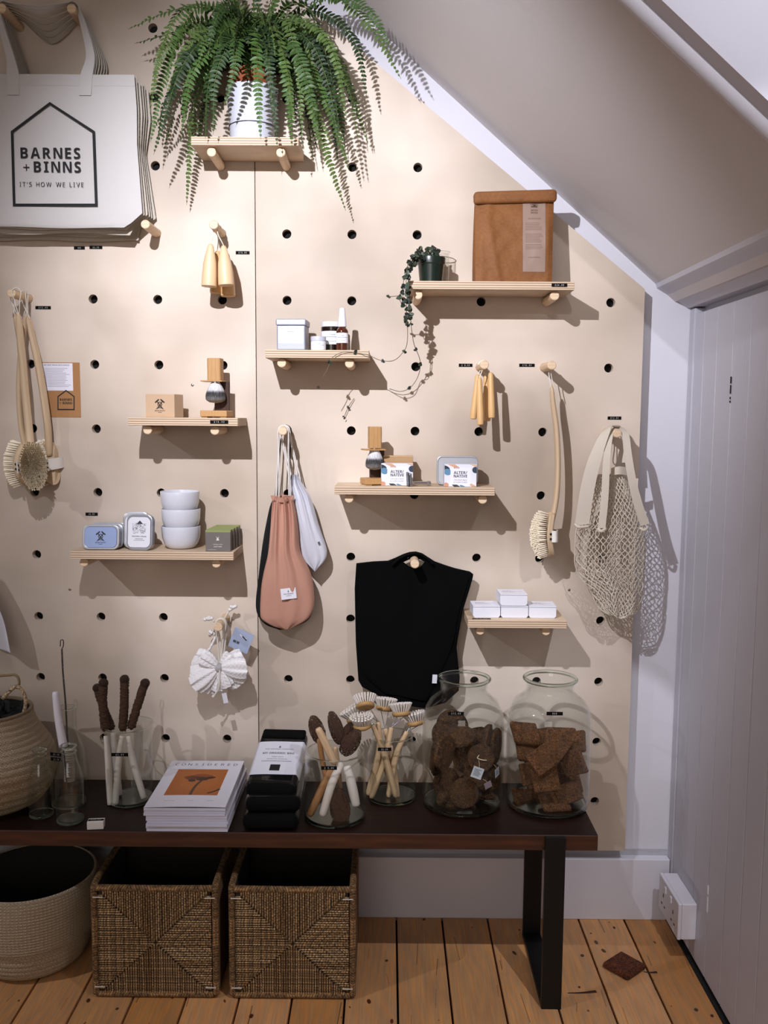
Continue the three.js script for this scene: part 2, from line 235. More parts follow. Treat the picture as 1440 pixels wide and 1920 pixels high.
const S4 = shelf(-0.6258, -0.2579, -2, 'plywood shelf carrying the three white bowls');
const S6 = shelf(0.2699, 0.4939, -3, 'lowest plywood shelf, carrying the four white soap boxes');
// ---------- punched black price strips ----------
const tapeTex = canvasTex(512, 64 * 8, (g, w) => { g.fillStyle = '#0d0c0c'; g.fillRect(0, 0, w, 512); g.fillStyle = '#d8d6d2'; g.font = 'bold 44px monospace'; ['£5.99', '£ 9.99', '£12.99', '£2.50', '£24.99', '£10.99', 'BAG', '£18.99'].forEach((t, i) => { g.textAlign = 'center'; g.fillText(t.split('').join(' '), w / 2, i * 64 + 47); }); });
const tapeMat = phys('#ffffff', 0.75, { map: tapeTex, specularIntensity: 0.25 });
function tapeGeo(w, row, h = 0.0075) { const g = box(w, h, 0.0006), uv = g.attributes.uv, n = g.attributes.normal, p = g.attributes.position; for (let i = 0; i < uv.count; i++) { const front = n.getZ(i) > 0.5; uv.setXY(i, front ? p.getX(i) / w + 0.5 : 0.01, 1 - (row + (front ? 0.5 - p.getY(i) / h : 0.02)) / 8); } return g; }
const wallTape = (x, y, w, row, label) => single('price_strip', tapeGeo(w, row), tapeMat, label, 'price label', [x, y, 0.0004]);
for (const [x, y, w, row, l] of [[-0.6286,1.6294,0, 0.025, 6, 'short black label strip under the tote bags, left of the pair'], [-0.5904,1.6308,0, 0.03, 3, 'black label strip under the tote bags, right of the pair'], [-0.2519,1.6211,0, 0.032, 5, 'black label strip beside the thick beeswax candles'], [-0.7166,1.4934,0, 0.036, 2, 'black label strip right of the bath brush cluster'], [0.2663,1.368,0, 0.032, 1, 'black label strip left of the thin dinner candles'], [0.4093,1.369,0, 0.036, 7, 'black label strip left of the peg with the single bath brush'], [0.6172,1.248,0, 0.032, 2, 'black label strip above the string bag'], [-0.616,1.012,0, 0.029, 0, 'black label strip above the blue soap tins']].map((a) => [a[0], a[1], ...a.slice(3)])) wallTape(x, y, w, row, l);
part('price_strip', tapeGeo(0.034, 4), tapeMat, S7.o, [0.4565 - S7.o.position.x, 0.0105, 0.1304]);
part('price_strip', tapeGeo(0.04, 7), tapeMat, S2.o, [-0.2868 - S2.o.position.x, 0.009, 0.1304]);
part('price_strip', at(tapeGeo(0.042, 1), 0, 0, 0, -Math.PI / 2), tapeMat, S6.o, [0.3021 - S6.o.position.x, 0.0184, 0.117]);

// ---------- tote bags ----------
const canvasBump = pixelTex(128, 128, (u, v) => [128 + 60 * Math.sin(u * 400) * Math.sin(v * 400) + 60 * fbm(u * 9, v * 9, 3)], [9, 9], false);
const toteCloth = std('#cbc7c2', 0.92, { bumpMap: canvasBump, bumpScale: 0.0006 }), toteCloth2 = std('#c2baac', 0.92, { bumpMap: canvasBump, bumpScale: 0.0006 });
const ink = std('#1a1a1c', 0.8);
{
  const depths = [0.088, 0.073, 0.058, 0.043, 0.028, 0.014];
  const labels = ['foremost cream tote bag, printed with a black house outline and lettering', 'cream tote bag directly behind the printed foremost tote', 'third cream tote bag back in the hanging stack', 'fourth cream tote bag back in the hanging stack', 'fifth cream tote bag back in the hanging stack', 'cream tote bag closest to the pegboard, last of the hanging stack'];
  const top = 1.9817, bot = 1.6576, xr = -0.4704, xl = -0.8348, xr2 = -0.4588, xl2 = -0.8559, cut = -0.4996, ym = 1.6897;
  depths.forEach((z, i) => {
    const o = thing('tote_bag', labels[i], 'tote bag', [0, 0, 0], 'cream tote bags hanging on two pegs');
    const d = [0, 0.0012, 0.0045, 0.006, 0.007, 0.0115][i], j = rr(-0.003, 0.006) * (i ? 1 : 0), m = i ? toteCloth2 : toteCloth;
    const left = [[xl - d, top - j], [xl - 0.003, lerp(top, ym, 0.5)], [xl2 - d, ym], [xl2 + 0.02, bot + 0.004], [xl2 + 0.034, bot - j - d]], right = [[xr + d, top - j * 2], [xr + 0.004 + d, lerp(top, ym, 0.25)], [xr + 0.003, lerp(top, ym, 0.5)], [xr2 + d, ym + j], [cut + 0.015, bot + 0.01], [cut + d, bot - j - d]];
    const pl = poly(left), pr = poly(right), wob = (s, t) => 0.002 * fbm(s * 3 + i, t * 3, i) + 0.0015 * Math.sin(s * 7 + i * 2) * t;
    const f = (s, t, k) => { const a = pl(t), b = pr(t), e = Math.min(1, 9 * Math.min(s, 1 - s)); return [lerp(a[0], b[0], s), lerp(a[1], b[1], s) + (i ? 0.002 * Math.sin(s * 9 + i) : 0.001 * Math.sin(s * 8)) * (t > 0.97 ? 1 : 0), z + wob(s, t) * e + k * (0.0012 + 0.0045 * Math.sqrt(Math.max(0, 1 - (2 * t - 1) ** 6)) * e * (0.4 + 0.6 * t))]; };
    part('cloth_body', merge([surface((s, t) => f(s, t, 1), 30, 40), surface((s, t) => f(1 - s, t, -1), 30, 40)]), m, o);
    part('top_hem', surface((s, t) => { const a = f(s, t * 0.07, 1); a[2] += 0.0006; return a; }, 30, 2), m, o);
    const hw = 0.026, z2 = z;
    for (const k of i ? [0] : [0, 1]) {
      const zz = z - k * 0.006, pz = 0.012 + (zz - 0.01) * 0.96, lx = -0.7338, rx = -0.5771, plx = -0.75, prx = -0.6, py = H0 + 0.9 + 0.0115 + (5 - i) * 0.0012 + k * 0.0008, sag = 0.012 + i * 0.007 + k * 0.005;
      const pts = [[lx, top - 0.045, zz + 0.0055], [lx, top, zz + 0.003], [lx - 0.004, top + 0.03, zz], [plx - 0.0115, py - 0.025, pz], [plx - 0.009, py - 0.006, pz], [plx, py, pz], [plx + 0.012, py - 0.003, pz], [lerp(plx, prx, 0.5), py - sag, pz], [prx - 0.012, py - 0.003, pz], [prx, py, pz], [prx + 0.009, py - 0.006, pz], [prx + 0.0125, py - 0.02, pz], [rx + 0.012 + i * 0.001, top + 0.04, zz], [rx + 0.004, top, zz + 0.003], [rx, top - 0.045, zz + 0.0055]];
      const q = [0.05, 0, 1], dirs2 = [[1, 0, 0], [1, 0, 0], [1, 0, 0.25], [0.7, 0, 0.7], [0.3, 0, 1], q, q, [0, 0.5, 1], q, q, [-0.3, 0, 1], [-0.6, 0, 0.8], [-1, 0, 0.3], [-1, 0, 0], [-1, 0, 0]]; for (let n = 10; n < 15; n++) dirs2[n] = [-dirs2[n][0], dirs2[n][1], dirs2[n][2]];
      part('handle', ribbon(pts, dirs2, (t) => lerp(0.013, hw, Math.min(1, Math.abs(t - 0.5) * 2.4) ** 3), 0.0014, 90), m, o);
    }
    if (!i) {
      const zf = z + 0.0085;
      const house = [[-0.7402,1.8599,0.097],[-0.6534,1.9218,0.097],[-0.5565,1.861,0.097],[-0.5546,1.702,0.097],[-0.741,1.7008,0.097]], s = shapeOf(house.map((p) => [p[0], p[1]])), c = [0, 0]; house.forEach((p) => { c[0] += p[0] / 5; c[1] += p[1] / 5; });
      const inner = house.map((p) => { const dx = p[0] - c[0], dy = p[1] - c[1]; return [c[0] + dx * (1 - 0.0056 / Math.abs(0.088)), c[1] + dy * (1 - 0.0056 / 0.1)]; }); const hp = new THREE.Path(); inner.forEach((p, n) => n ? hp.lineTo(...p) : hp.moveTo(...p)); hp.closePath(); s.holes.push(hp);
      const gs = [at(new THREE.ShapeGeometry(s), 0, 0, zf)];
      for (const [txt, x, y, h, font, sp] of [['BARNES', -0.6523,1.8032,0.097, 0, 0], ['BINNS', -0.638,1.774,0.097, 0, 0]].map((a) => [a[0], a[1], a[2], 0.0229, fontBold, 0.0022])) gs.push(at(lettering(txt, h, font, sp), x, y, zf));
      for (const [txt, x, y, h, sp] of [['+', -0.7069,1.7735,0.097], ["IT'S HOW WE LIVE", -0.653,1.7433,0.097]].map((a, n) => [a[0], a[1], a[2], n ? 0.0096 : 0.0216, n ? 0.0016 : 0])) gs.push(at(lettering(txt, h, fontThin, sp), x, y, zf));
      part('printed_house', merge(gs), ink, o);
    }
  });
}
// ---------- fern ----------
{
  const cx = -0.218, cz = 0.067, y0 = S1.y + 0.0004, o = thing('potted_fern', 'lush green fern spilling over its pot on the highest shelf', 'fern', [cx, y0, cz]);
  const terracotta = std('#8f4a2b', 0.85);
  part('terracotta_pot', lathe([[0, 0.012], [0.036, 0.012], [0.045, 0.125], [0.051, 0.125], [0.053, 0.150], [0.049, 0.152], [0.046, 0.14], [0, 0.138]], 36), terracotta, o);
  const soil = std('#21160d', 1); part('soil', lathe([[0, 0.143], [0.047, 0.1405]], 24), soil, o);
  const fernTex = pixelTex(64, 64, (u, v) => tone([78, 116, 40], 1 + 0.5 * fbm(u * 6, v * 6, 4)), [1, 1]);
  const greens = ['#3b5a24', '#2b471a', '#4a6a2d', '#213a16', '#5a7337'].map((c) => phys(c, 0.55, { transmission: 0.22, thickness: 0, sheen: 0.2 })), stemMat = std('#5d6b2c', 0.7);
  const leaf = (pos, uv, idx, p, dir, nrm, len, wid, curl) => {
    const side = V(0, 0, 0).crossVectors(dir, nrm).normalize(), b = pos.length / 3, N = [[0, 0.45], [0.22, 1], [0.55, 0.85], [0.82, 0.5]];
    for (const [t, w] of N) { const q = p.clone().addScaledVector(dir, len * t).addScaledVector(nrm, -curl * t * t * len); for (const k of [-1, 0, 1]) { const r = q.clone().addScaledVector(side, k * wid * w * 0.5).addScaledVector(nrm, k ? 0.14 * wid : 0); pos.push(r.x, r.y, r.z); uv.push(t, k * 0.5 + 0.5); } }
    const e = p.clone().addScaledVector(dir, len).addScaledVector(nrm, -curl * len); pos.push(e.x, e.y, e.z); uv.push(1, 0.5);
    for (let i = 0; i < 3; i++) for (let k = 0; k < 2; k++) { const a = b + i * 3 + k; idx.push(a, a + 3, a + 1, a + 1, a + 3, a + 4); }
    idx.push(b + 9, b + 12, b + 10, b + 10, b + 12, b + 11);
  };
  function frond(pts, wide, mat, bare = 0.1) {
    const c = curve(pts), L = c.getLength(), n = Math.round(L / 0.0088), pos = [], uv = [], idx = []; let up = V(rr(-0.7, 0.7), 1, rr(-0.1, 0.6));
    for (let i = 1; i < n; i++) {
      const t = i / n; if (t < bare) continue;
      const p = c.getPointAt(t), tg = c.getTangentAt(t), sd = V(0, 0, 0).crossVectors(tg, up).normalize(); if (sd.lengthSq() < 0.1) continue;
      const nn = V(0, 0, 0).crossVectors(sd, tg).normalize(); up = nn.clone().lerp(V(0, 0.6, 0.8), 0.04);
      const u = (t - bare) / (1 - bare), w = wide * Math.pow(Math.sin(Math.PI * Math.min(1, 0.16 + u * 0.84)), 0.65) * (1 - 0.35 * u);
      for (const k of [-1, 1]) leaf(pos, uv, idx, p, sd.clone().multiplyScalar(k).addScaledVector(tg, 0.18 + 0.35 * u).addScaledVector(nn, rr(-0.35, 0.45)).normalize(), nn, w * 1.08 * rr(0.72, 1.15), 0.0086 * (1 - 0.3 * u) * Math.min(1, wide / 0.02), rr(0.05, 0.3));
    }
    const f = part('frond', indexed(pos, uv, idx), mat, o); part('stem', tube(pts, (t) => 0.0011 * (1 - 0.6 * t), 18, 5), stemMat, f); return f;
  }
  const crown = () => [rr(-0.03, 0.03), 0.14, rr(-0.025, 0.03)];
  const P = (a) => [a[0] - cx, a[1] - y0, a[2] - cz];
  // arching fronds whose tips were measured: [mid, tip]
  const known = [
    [[-0.2914,2.1005,0.12],[-0.3641,2.0919,0.15],[-0.4655,2.052,0.15]], [[-0.2954,2.0837,0.1],[-0.3715,2.059,0.12],[-0.4659,2.0422,0.1]], [[-0.257,2.1459,0.12],[-0.2794,2.1672,0.12],[-0.312,2.1091,0.13]],
    [[-0.0663,2.1448,0.1],[0.0377,2.0695,0.14],[0.1084,1.9625,0.13]], [[-0.09,2.1162,0.09],[0.0025,2.058,0.1],[0.0353,1.9371,0.1]], [[-0.0648,2.1254,0.12],[0.0389,2.0714,0.2],[0.0885,1.9862,0.22]],
    [[-0.2658,2.0517,0.14],[-0.3327,1.9755,0.2],[-0.414,1.7955,0.16]], [[-0.2885,2.0301,0.14],[-0.3542,1.9403,0.18],[-0.4205,1.8532,0.13]], [[-0.2626,2.0226,0.16],[-0.3166,1.9547,0.2],[-0.3546,1.8393,0.16]],
    [[-0.1103,2.0171,0.12],[-0.052,1.9125,0.14],[-0.0027,1.7831,0.09]], [[-0.1217,2.0279,0.12],[-0.0739,1.8766,0.15],[-0.012,1.7043,0.06]], [[-0.1263,2.0241,0.13],[-0.0843,1.9166,0.16],[-0.0383,1.8252,0.14]],
    [[-0.1955,2.0442,0.16],[-0.1882,1.9659,0.2],[-0.1856,1.8245,0.17]], [[-0.1621,2.0444,0.16],[-0.1302,1.9453,0.2],[-0.1215,1.8164,0.15]], [[-0.2402,2.0334,0.16],[-0.271,1.9409,0.21],[-0.2852,1.8347,0.17]], [[-0.2275,2.0296,0.17],[-0.2311,1.948,0.22],[-0.257,1.8813,0.2]],
    [[-0.2923,2.0269,0.12],[-0.3379,1.9127,0.1],[-0.3722,1.719,0.035]], [[-0.1288,2.0234,0.16],[-0.0864,1.935,0.2],[-0.0634,1.8252,0.17]], [[-0.1073,2.07,0.15],[-0.0371,1.9982,0.2],[-0.0048,1.8678,0.18]], [[-0.2658,2.0517,0.14],[-0.3254,2.0146,0.18],[-0.3801,1.9136,0.18]],
    [[-0.0777,2.0685,0.1],[-0.0087,1.9701,0.1],[0.037,1.851,0.05]], [[-0.1707,2.026,0.18],[-0.1593,1.9449,0.23],[-0.1534,1.8598,0.22]],
    [[-0.0819,2.0606,0.12],[-0.0193,1.9958,0.12],[0.0162,1.8543,0.07]], [[-0.2627,2.012,0.16],[-0.2891,1.9373,0.19],[-0.306,1.8295,0.15]],
  ];
  for (const k of known) { const c0 = crown(); frond([c0, [c0[0] * 1.15, 0.175, c0[2] * 1.1 + 0.01], ...k.map(P)], known.indexOf(k) < 2 ? 0.031 : rr(0.02, 0.028), greens[Math.floor(rnd() * 5)]); }
  for (let i = 0; i < 74; i++) {
    let a = rr(-0.5, Math.PI + 0.5); const c0 = crown(), out = rr(0.1, 0.21) * (Math.sin(a) > 0.75 ? 0.75 : 1), rise = rr(0.16, 0.27), front = a > 0.95 && a < 2.2, drop = front ? rr(0.1, 0.19) : rr(-0.03, 0.15), ex = Math.cos(a) * out * 1.05, ez = Math.max(-0.055, Math.sin(a) * out * 0.95);
    frond([c0, [c0[0] + ex * 0.25, rise, c0[2] + ez * 0.25], [c0[0] + ex * 0.62, rise - 0.005, c0[2] + ez * 0.66], [c0[0] + ex * 0.92, lerp(rise, drop, 0.45), Math.max(-0.06, c0[2] + ez * 0.92)], [c0[0] + ex * rr(1, 1.12), drop, Math.max(-0.06, c0[2] + ez)]], rr(0.016, 0.023), greens[Math.floor(rnd() * 5)]);
  }
  for (let i = 0; i < 34; i++) { const a = rr(-0.4, 3.54), c0 = crown(), out = rr(0.07, 0.15), top = rr(0.19, 0.25), end = rr(0.12, 0.2), ez = Math.max(-0.05, Math.sin(a) * out); frond([c0, [c0[0] + Math.cos(a) * out * 0.35, top, c0[2] + ez * 0.35], [c0[0] + Math.cos(a) * out * 0.8, lerp(top, end, 0.4), Math.max(-0.055, c0[2] + ez * 0.8)], [c0[0] + Math.cos(a) * out * 1.1, end, Math.max(-0.058, c0[2] + ez * 1.1)]], rr(0.016, 0.024), greens[Math.floor(rnd() * 5)]); }
  for (let i = 0; i < 20; i++) { const a = rr(0, 6.28), c0 = crown(), r = rr(0.03, 0.12); frond([c0, [c0[0] + Math.cos(a) * r * 0.4, 0.25, Math.max(-0.05, Math.sin(a) * r * 0.4)], [c0[0] + Math.cos(a) * r, rr(0.28, 0.36), Math.max(-0.05, Math.sin(a) * r)]], rr(0.014, 0.019), greens[Math.floor(rnd() * 5)]); }
  const pot = thing('metal_plant_pot', 'pale grey-white metal plant pot with a dark rim line, holding the fern', 'plant pot', [cx, S1.y, cz]);
  const enamel = std('#c9cbd2', 0.42);
  part('pot_wall', lathe([[0, 0.0003], [0.0475, 0.0003], [0.0485, 0.002], [0.0495, 0.036], [0.056, 0.112], [0.0572, 0.114], [0.0572, 0.117], [0.0545, 0.117], [0.0482, 0.036], [0.047, 0.008], [0, 0.008]], 48), enamel, pot);
  part('rim_line', tube(Array.from({ length: 25 }, (_, i) => [Math.cos(i / 24 * 6.283) * 0.0499, 0.037, Math.sin(i / 24 * 6.283) * 0.0499]), 0.0012, 60, 6), std('#3a3a3d', 0.5), pot);
}
// ---------- beeswax candles ----------
{
  const wax = phys('#e0c096', 0.45, { clearcoat: 0.15 }), wax2 = phys('#d8ae74', 0.45, { clearcoat: 0.15 }), wick = std('#e6dcc8', 0.9);
  function candle(o, top, bottom, r0, r1, mat, bullet) {
    const a = V(...top), b = V(...bottom), L = a.distanceTo(b), pr = bullet ? [[0, 0], [r0 * 0.5, -0.001], [r0 * 0.85, -0.006], [r0 * 1.1, -L * 0.16], [r1 * 0.86, -L * 0.45], [r1 * 0.97, -L * 0.75], [r1, -L * 0.97], [r1 * 0.93, -L], [r1 * 0.2, -L * 0.985], [0, -L * 0.985]] : [[0, 0], [r0 * 0.7, -0.001], [r0, -0.006], [lerp(r0, r1, 0.5), -L * 0.4], [r1, -L * 0.8], [r1 * 0.95, -L * 0.985], [r1 * 0.6, -L], [0, -L]];
    const g = lathe(pr, 26); g.applyQuaternion(new THREE.Quaternion().setFromUnitVectors(V(0, -1, 0), b.clone().sub(a).normalize())); g.translate(...top); return part('candle', g, mat, o);
  }
  const pair = (label, group, t1, b1, t2, b2, px, py, pz, r0, r1, mat, bullet) => { const o = thing('candle_pair', label, 'candle', [0, 0, 0], group); const c1 = candle(o, t1, b1, r0, r1, mat, bullet); candle(o, t2, b2, r0, r1, mat, bullet); part('wick', tube([t1, [lerp(t1[0], px, 0.7), lerp(t1[1], py, 0.7), lerp(t1[2], pz, 0.5)], [px - 0.0095, py + 0.004, pz], [px, py + 0.0112, pz], [px + 0.0095, py + 0.004, pz], [lerp(t2[0], px, 0.7), lerp(t2[1], py, 0.7), lerp(t2[2], pz, 0.5)], t2], 0.0011, 40, 6), wick, o); };
  const g1 = 'thick beeswax candles';
  pair('pair of thick tapered beeswax candles hanging in front on the upper peg', g1, [-0.3096,1.6258,0.085], [-0.3143,1.5319,0.085], [-0.2807,1.622,0.088], [-0.2757,1.5341,0.088], -0.3, H0 + 0.45, 0.082, 0.008, 0.0172, wax, true);
  pair('pair of thick tapered beeswax candles hanging behind the front pair', g1, [-0.3034,1.6195,0.035], [-0.3057,1.5244,0.035], [-0.2832,1.6164,0.04], [-0.2794,1.5168,0.04], -0.3, H0 + 0.45, 0.05, 0.008, 0.0165, wax2, true);
  const g2 = 'thin beeswax dinner candles';
  pair('pair of thin beeswax dinner candles hanging nearer the front of the right peg', g2, [0.2903,1.3362,0.09], [0.2936,1.2304,0.1], [0.3157,1.3484,0.085], [0.3193,1.246,0.092], 0.3, H0 + 0.15, 0.075, 0.0058, 0.0078, wax2, false);
  pair('pair of thin beeswax dinner candles hanging closer to the pegboard', g2, [0.29,1.3448,0.055], [0.2804,1.2432,0.06], [0.3088,1.3427,0.05], [0.3138,1.2386,0.055], 0.3, H0 + 0.15, 0.05, 0.0058, 0.0078, wax2, false);
}
// ---------- bath brushes ----------
const beechTex = woodTex([212, 194, 168], 0.12, [5, 2], 24, 2, 128, 256), beech = std('#eee2d2', 0.6, { map: beechTex }), cotton = std('#ded8cd', 0.95, { bumpMap: canvasBump, bumpScale: 0.0005 }), bristleMat = std('#fff4dc', 0.8), rivet = std('#1d1b1a', 0.3, { metalness: 0.7 });
function bathBrush(label, long) {   // hangs from its loop at the origin, bristles towards +z
  const o = thing('bath_brush', label, 'bath brush', [0, 0, 0], 'wooden bath brushes');
  const pts = [[0, -0.042, -0.004], [0, -0.08, -0.008], [0, -0.14, -0.017], [0, -0.22, -0.022], [0, -0.29, -0.02], [0, -0.325, -0.015], [0, -0.365, -0.006]];
  part('handle', tube(pts, (t) => 0.0088 * (0.72 + 0.28 * Math.sin(Math.min(1, t * 3) * 1.57)) * Math.sqrt(Math.min(1, 0.12 + t * 22)), 40, 14, 0.72), beech, o);
  part('cord_loop', tube([[0.001, -0.052, -0.003], [-0.006, -0.015, 0], [-0.009, 0.004, 0], [0, 0.0116, 0], [0.009, 0.004, 0], [0.006, -0.015, 0], [0.001, -0.052, -0.012]], 0.0011, 40, 6), cotton, o);
  const padF = (u, v) => { const a = u * Math.PI * 2; return [Math.cos(a) * 0.029, -0.383 - Math.sin(a) * 0.052]; };
  const padS = new THREE.Shape(); for (let i = 0; i < 40; i++) { const [x, y] = padF(i / 40); i ? padS.lineTo(x, y) : padS.moveTo(x, y); } padS.closePath();
  const bend = (g) => { const p = g.attributes.position; for (let i = 0; i < p.count; i++) { const y = p.getY(i) + 0.383; p.setZ(i, p.getZ(i) - 5.5 * y * y + 0.002); } g.computeVertexNormals(); return g; };
  const pg = extrude(padS, 0.013, 0.003, 1, 20); part('pad', bend(boxUV(pg)), beech, o);
  const bs = []; for (let row = -11; row <= 11; row++) for (let col = -6; col <= 6; col++) { const x = (col + (row % 2 ? 0.5 : 0)) * 0.0042, yy = row * 0.0043; if ((x / 0.0265) ** 2 + (yy / 0.0495) ** 2 > 1) continue; const b = 0.012 - 5.5 * yy * yy, h = 0.022 + rr(-0.001, 0.001); for (let k = 0; k < 5; k++) { const g = new THREE.ConeGeometry(0.0011, h, 5, 1, true); g.rotateX(-Math.PI / 2); const ox = rr(-0.0012, 0.0012), oy = rr(-0.0012, 0.0012); const p = g.attributes.position; for (let i = 0; i < p.count; i++) { const u = p.getZ(i) / h + 0.5; p.setXYZ(i, p.getX(i) + x * (1 + 0.12 * u) + ox * (0.4 + u), p.getY(i) - 0.383 + yy * (1 + 0.12 * u) + oy * (0.4 + u), b + u * h); } bs.push(g); } }
  const bg = merge(bs); bg.computeVertexNormals();
  part('bristles', bg, bristleMat, o).userData.kind = 'stuff';
  const strap = part('strap', ribbon([[-0.031, -0.385, 0.003], [-0.034, -0.385, -0.006], [-0.02, -0.385, -0.016], [0, -0.385, -0.019], [0.02, -0.385, -0.016], [0.034, -0.385, -0.006], [0.031, -0.385, 0.003]], Array(7).fill([0, 1, 0]), 0.026, 0.0018, 24), cotton, o);
  for (const s of [-1, 1]) for (const k of [-1, 1]) part('rivet', at(lathe([[0, 0.002], [0.0022, 0.0016], [0.0028, 0]], 14), s * 0.0305, -0.385 + k * 0.0055, 0.005, 0, 0, -s * Math.PI / 2), rivet, strap);
  return o;
}
{
  const b = bathBrush('single bath brush on the right peg, side on with bristles to the left');
  b.position.set(0.4526, H0 + 0.15, 0.06); b.rotation.set(0, -1.36, 0.035);
  const put = (label, x, z, turn, tilt, y = H0 + 0.3) => { const c = copyOf(b, label); c.position.set(x, y, z); c.rotation.set(0, turn, tilt); return c; };
  put('bath brush in the left cluster with its pale oval bristle face turned to the front', -0.7383, 0.1, 0.42, 0.06);
  put('bath brush in the left cluster with its long handle curving out to the right', -0.7399, 0.052, -2.3, -0.125);
  put('bath brush in the left cluster, its straight handle in the middle of the three', -0.7382, 0.042, 1.75, -0.02);
  put('bath brush at the left edge with only its bristles and white strap in view', -0.7584, 0.075, -1.5, -0.09);
}
// ---------- kraft card ----------
{
  const kraft = std('#a5774a', 0.85, { bumpMap: canvasBump, bumpScale: 0.0001 }), o = thing('kraft_card', 'brown kraft card with a white printed note, pinned beside the bath brushes', 'card', [-0.6799,1.3044,0]);
  const w = 0.0894, h = 0.1271; part('card', at(box(w, h, 0.0012), 0, 0, 0.0007), kraft, o);
  const noteTex = canvasTex(256, 220, (g) => { g.fillStyle = '#e4e2ea'; g.fillRect(0, 0, 256, 220); g.fillStyle = '#6d6b75'; g.font = 'bold 14px sans-serif'; g.fillText('DRY BODY BRUSH WITH HANDLE', 14, 20); g.fillStyle = '#a5a3b0'; for (let y = 40; y < 190; y += 12) g.fillRect(14, y, rr(150, 225), 4); });
  part('note', at(box(w * 0.8, h * 0.5, 0.0006), -w * 0.08, h * 0.235, 0.0017), std('#ffffff', 0.7, { map: noteTex }), o);
  const hs = [[-0.6885,1.2894,0.0015],[-0.6681,1.3045,0.0015],[-0.6485,1.2897,0.0015],[-0.6494,1.2574,0.0015],[-0.6895,1.2571,0.0015]].map((p) => [p[0] - o.position.x, p[1] - o.position.y]), s = shapeOf(hs), c = [hs.reduce((a, p) => a + p[0], 0) / 5, hs.reduce((a, p) => a + p[1], 0) / 5], hp = new THREE.Path(); hs.map((p) => [c[0] + (p[0] - c[0]) * 0.88, c[1] + (p[1] - c[1]) * 0.88]).forEach((p, n) => n ? hp.lineTo(...p) : hp.moveTo(...p)); hp.closePath(); s.holes.push(hp);
  part('printed_house', merge([at(new THREE.ShapeGeometry(s), 0, 0, 0.0021), at(lettering('BARNES', 0.0054, fontBold), c[0], c[1] - 0.0005, 0.0021), at(lettering('+ BINNS', 0.0054, fontBold), c[0], c[1] - 0.0085, 0.0021)]), ink, o);
}

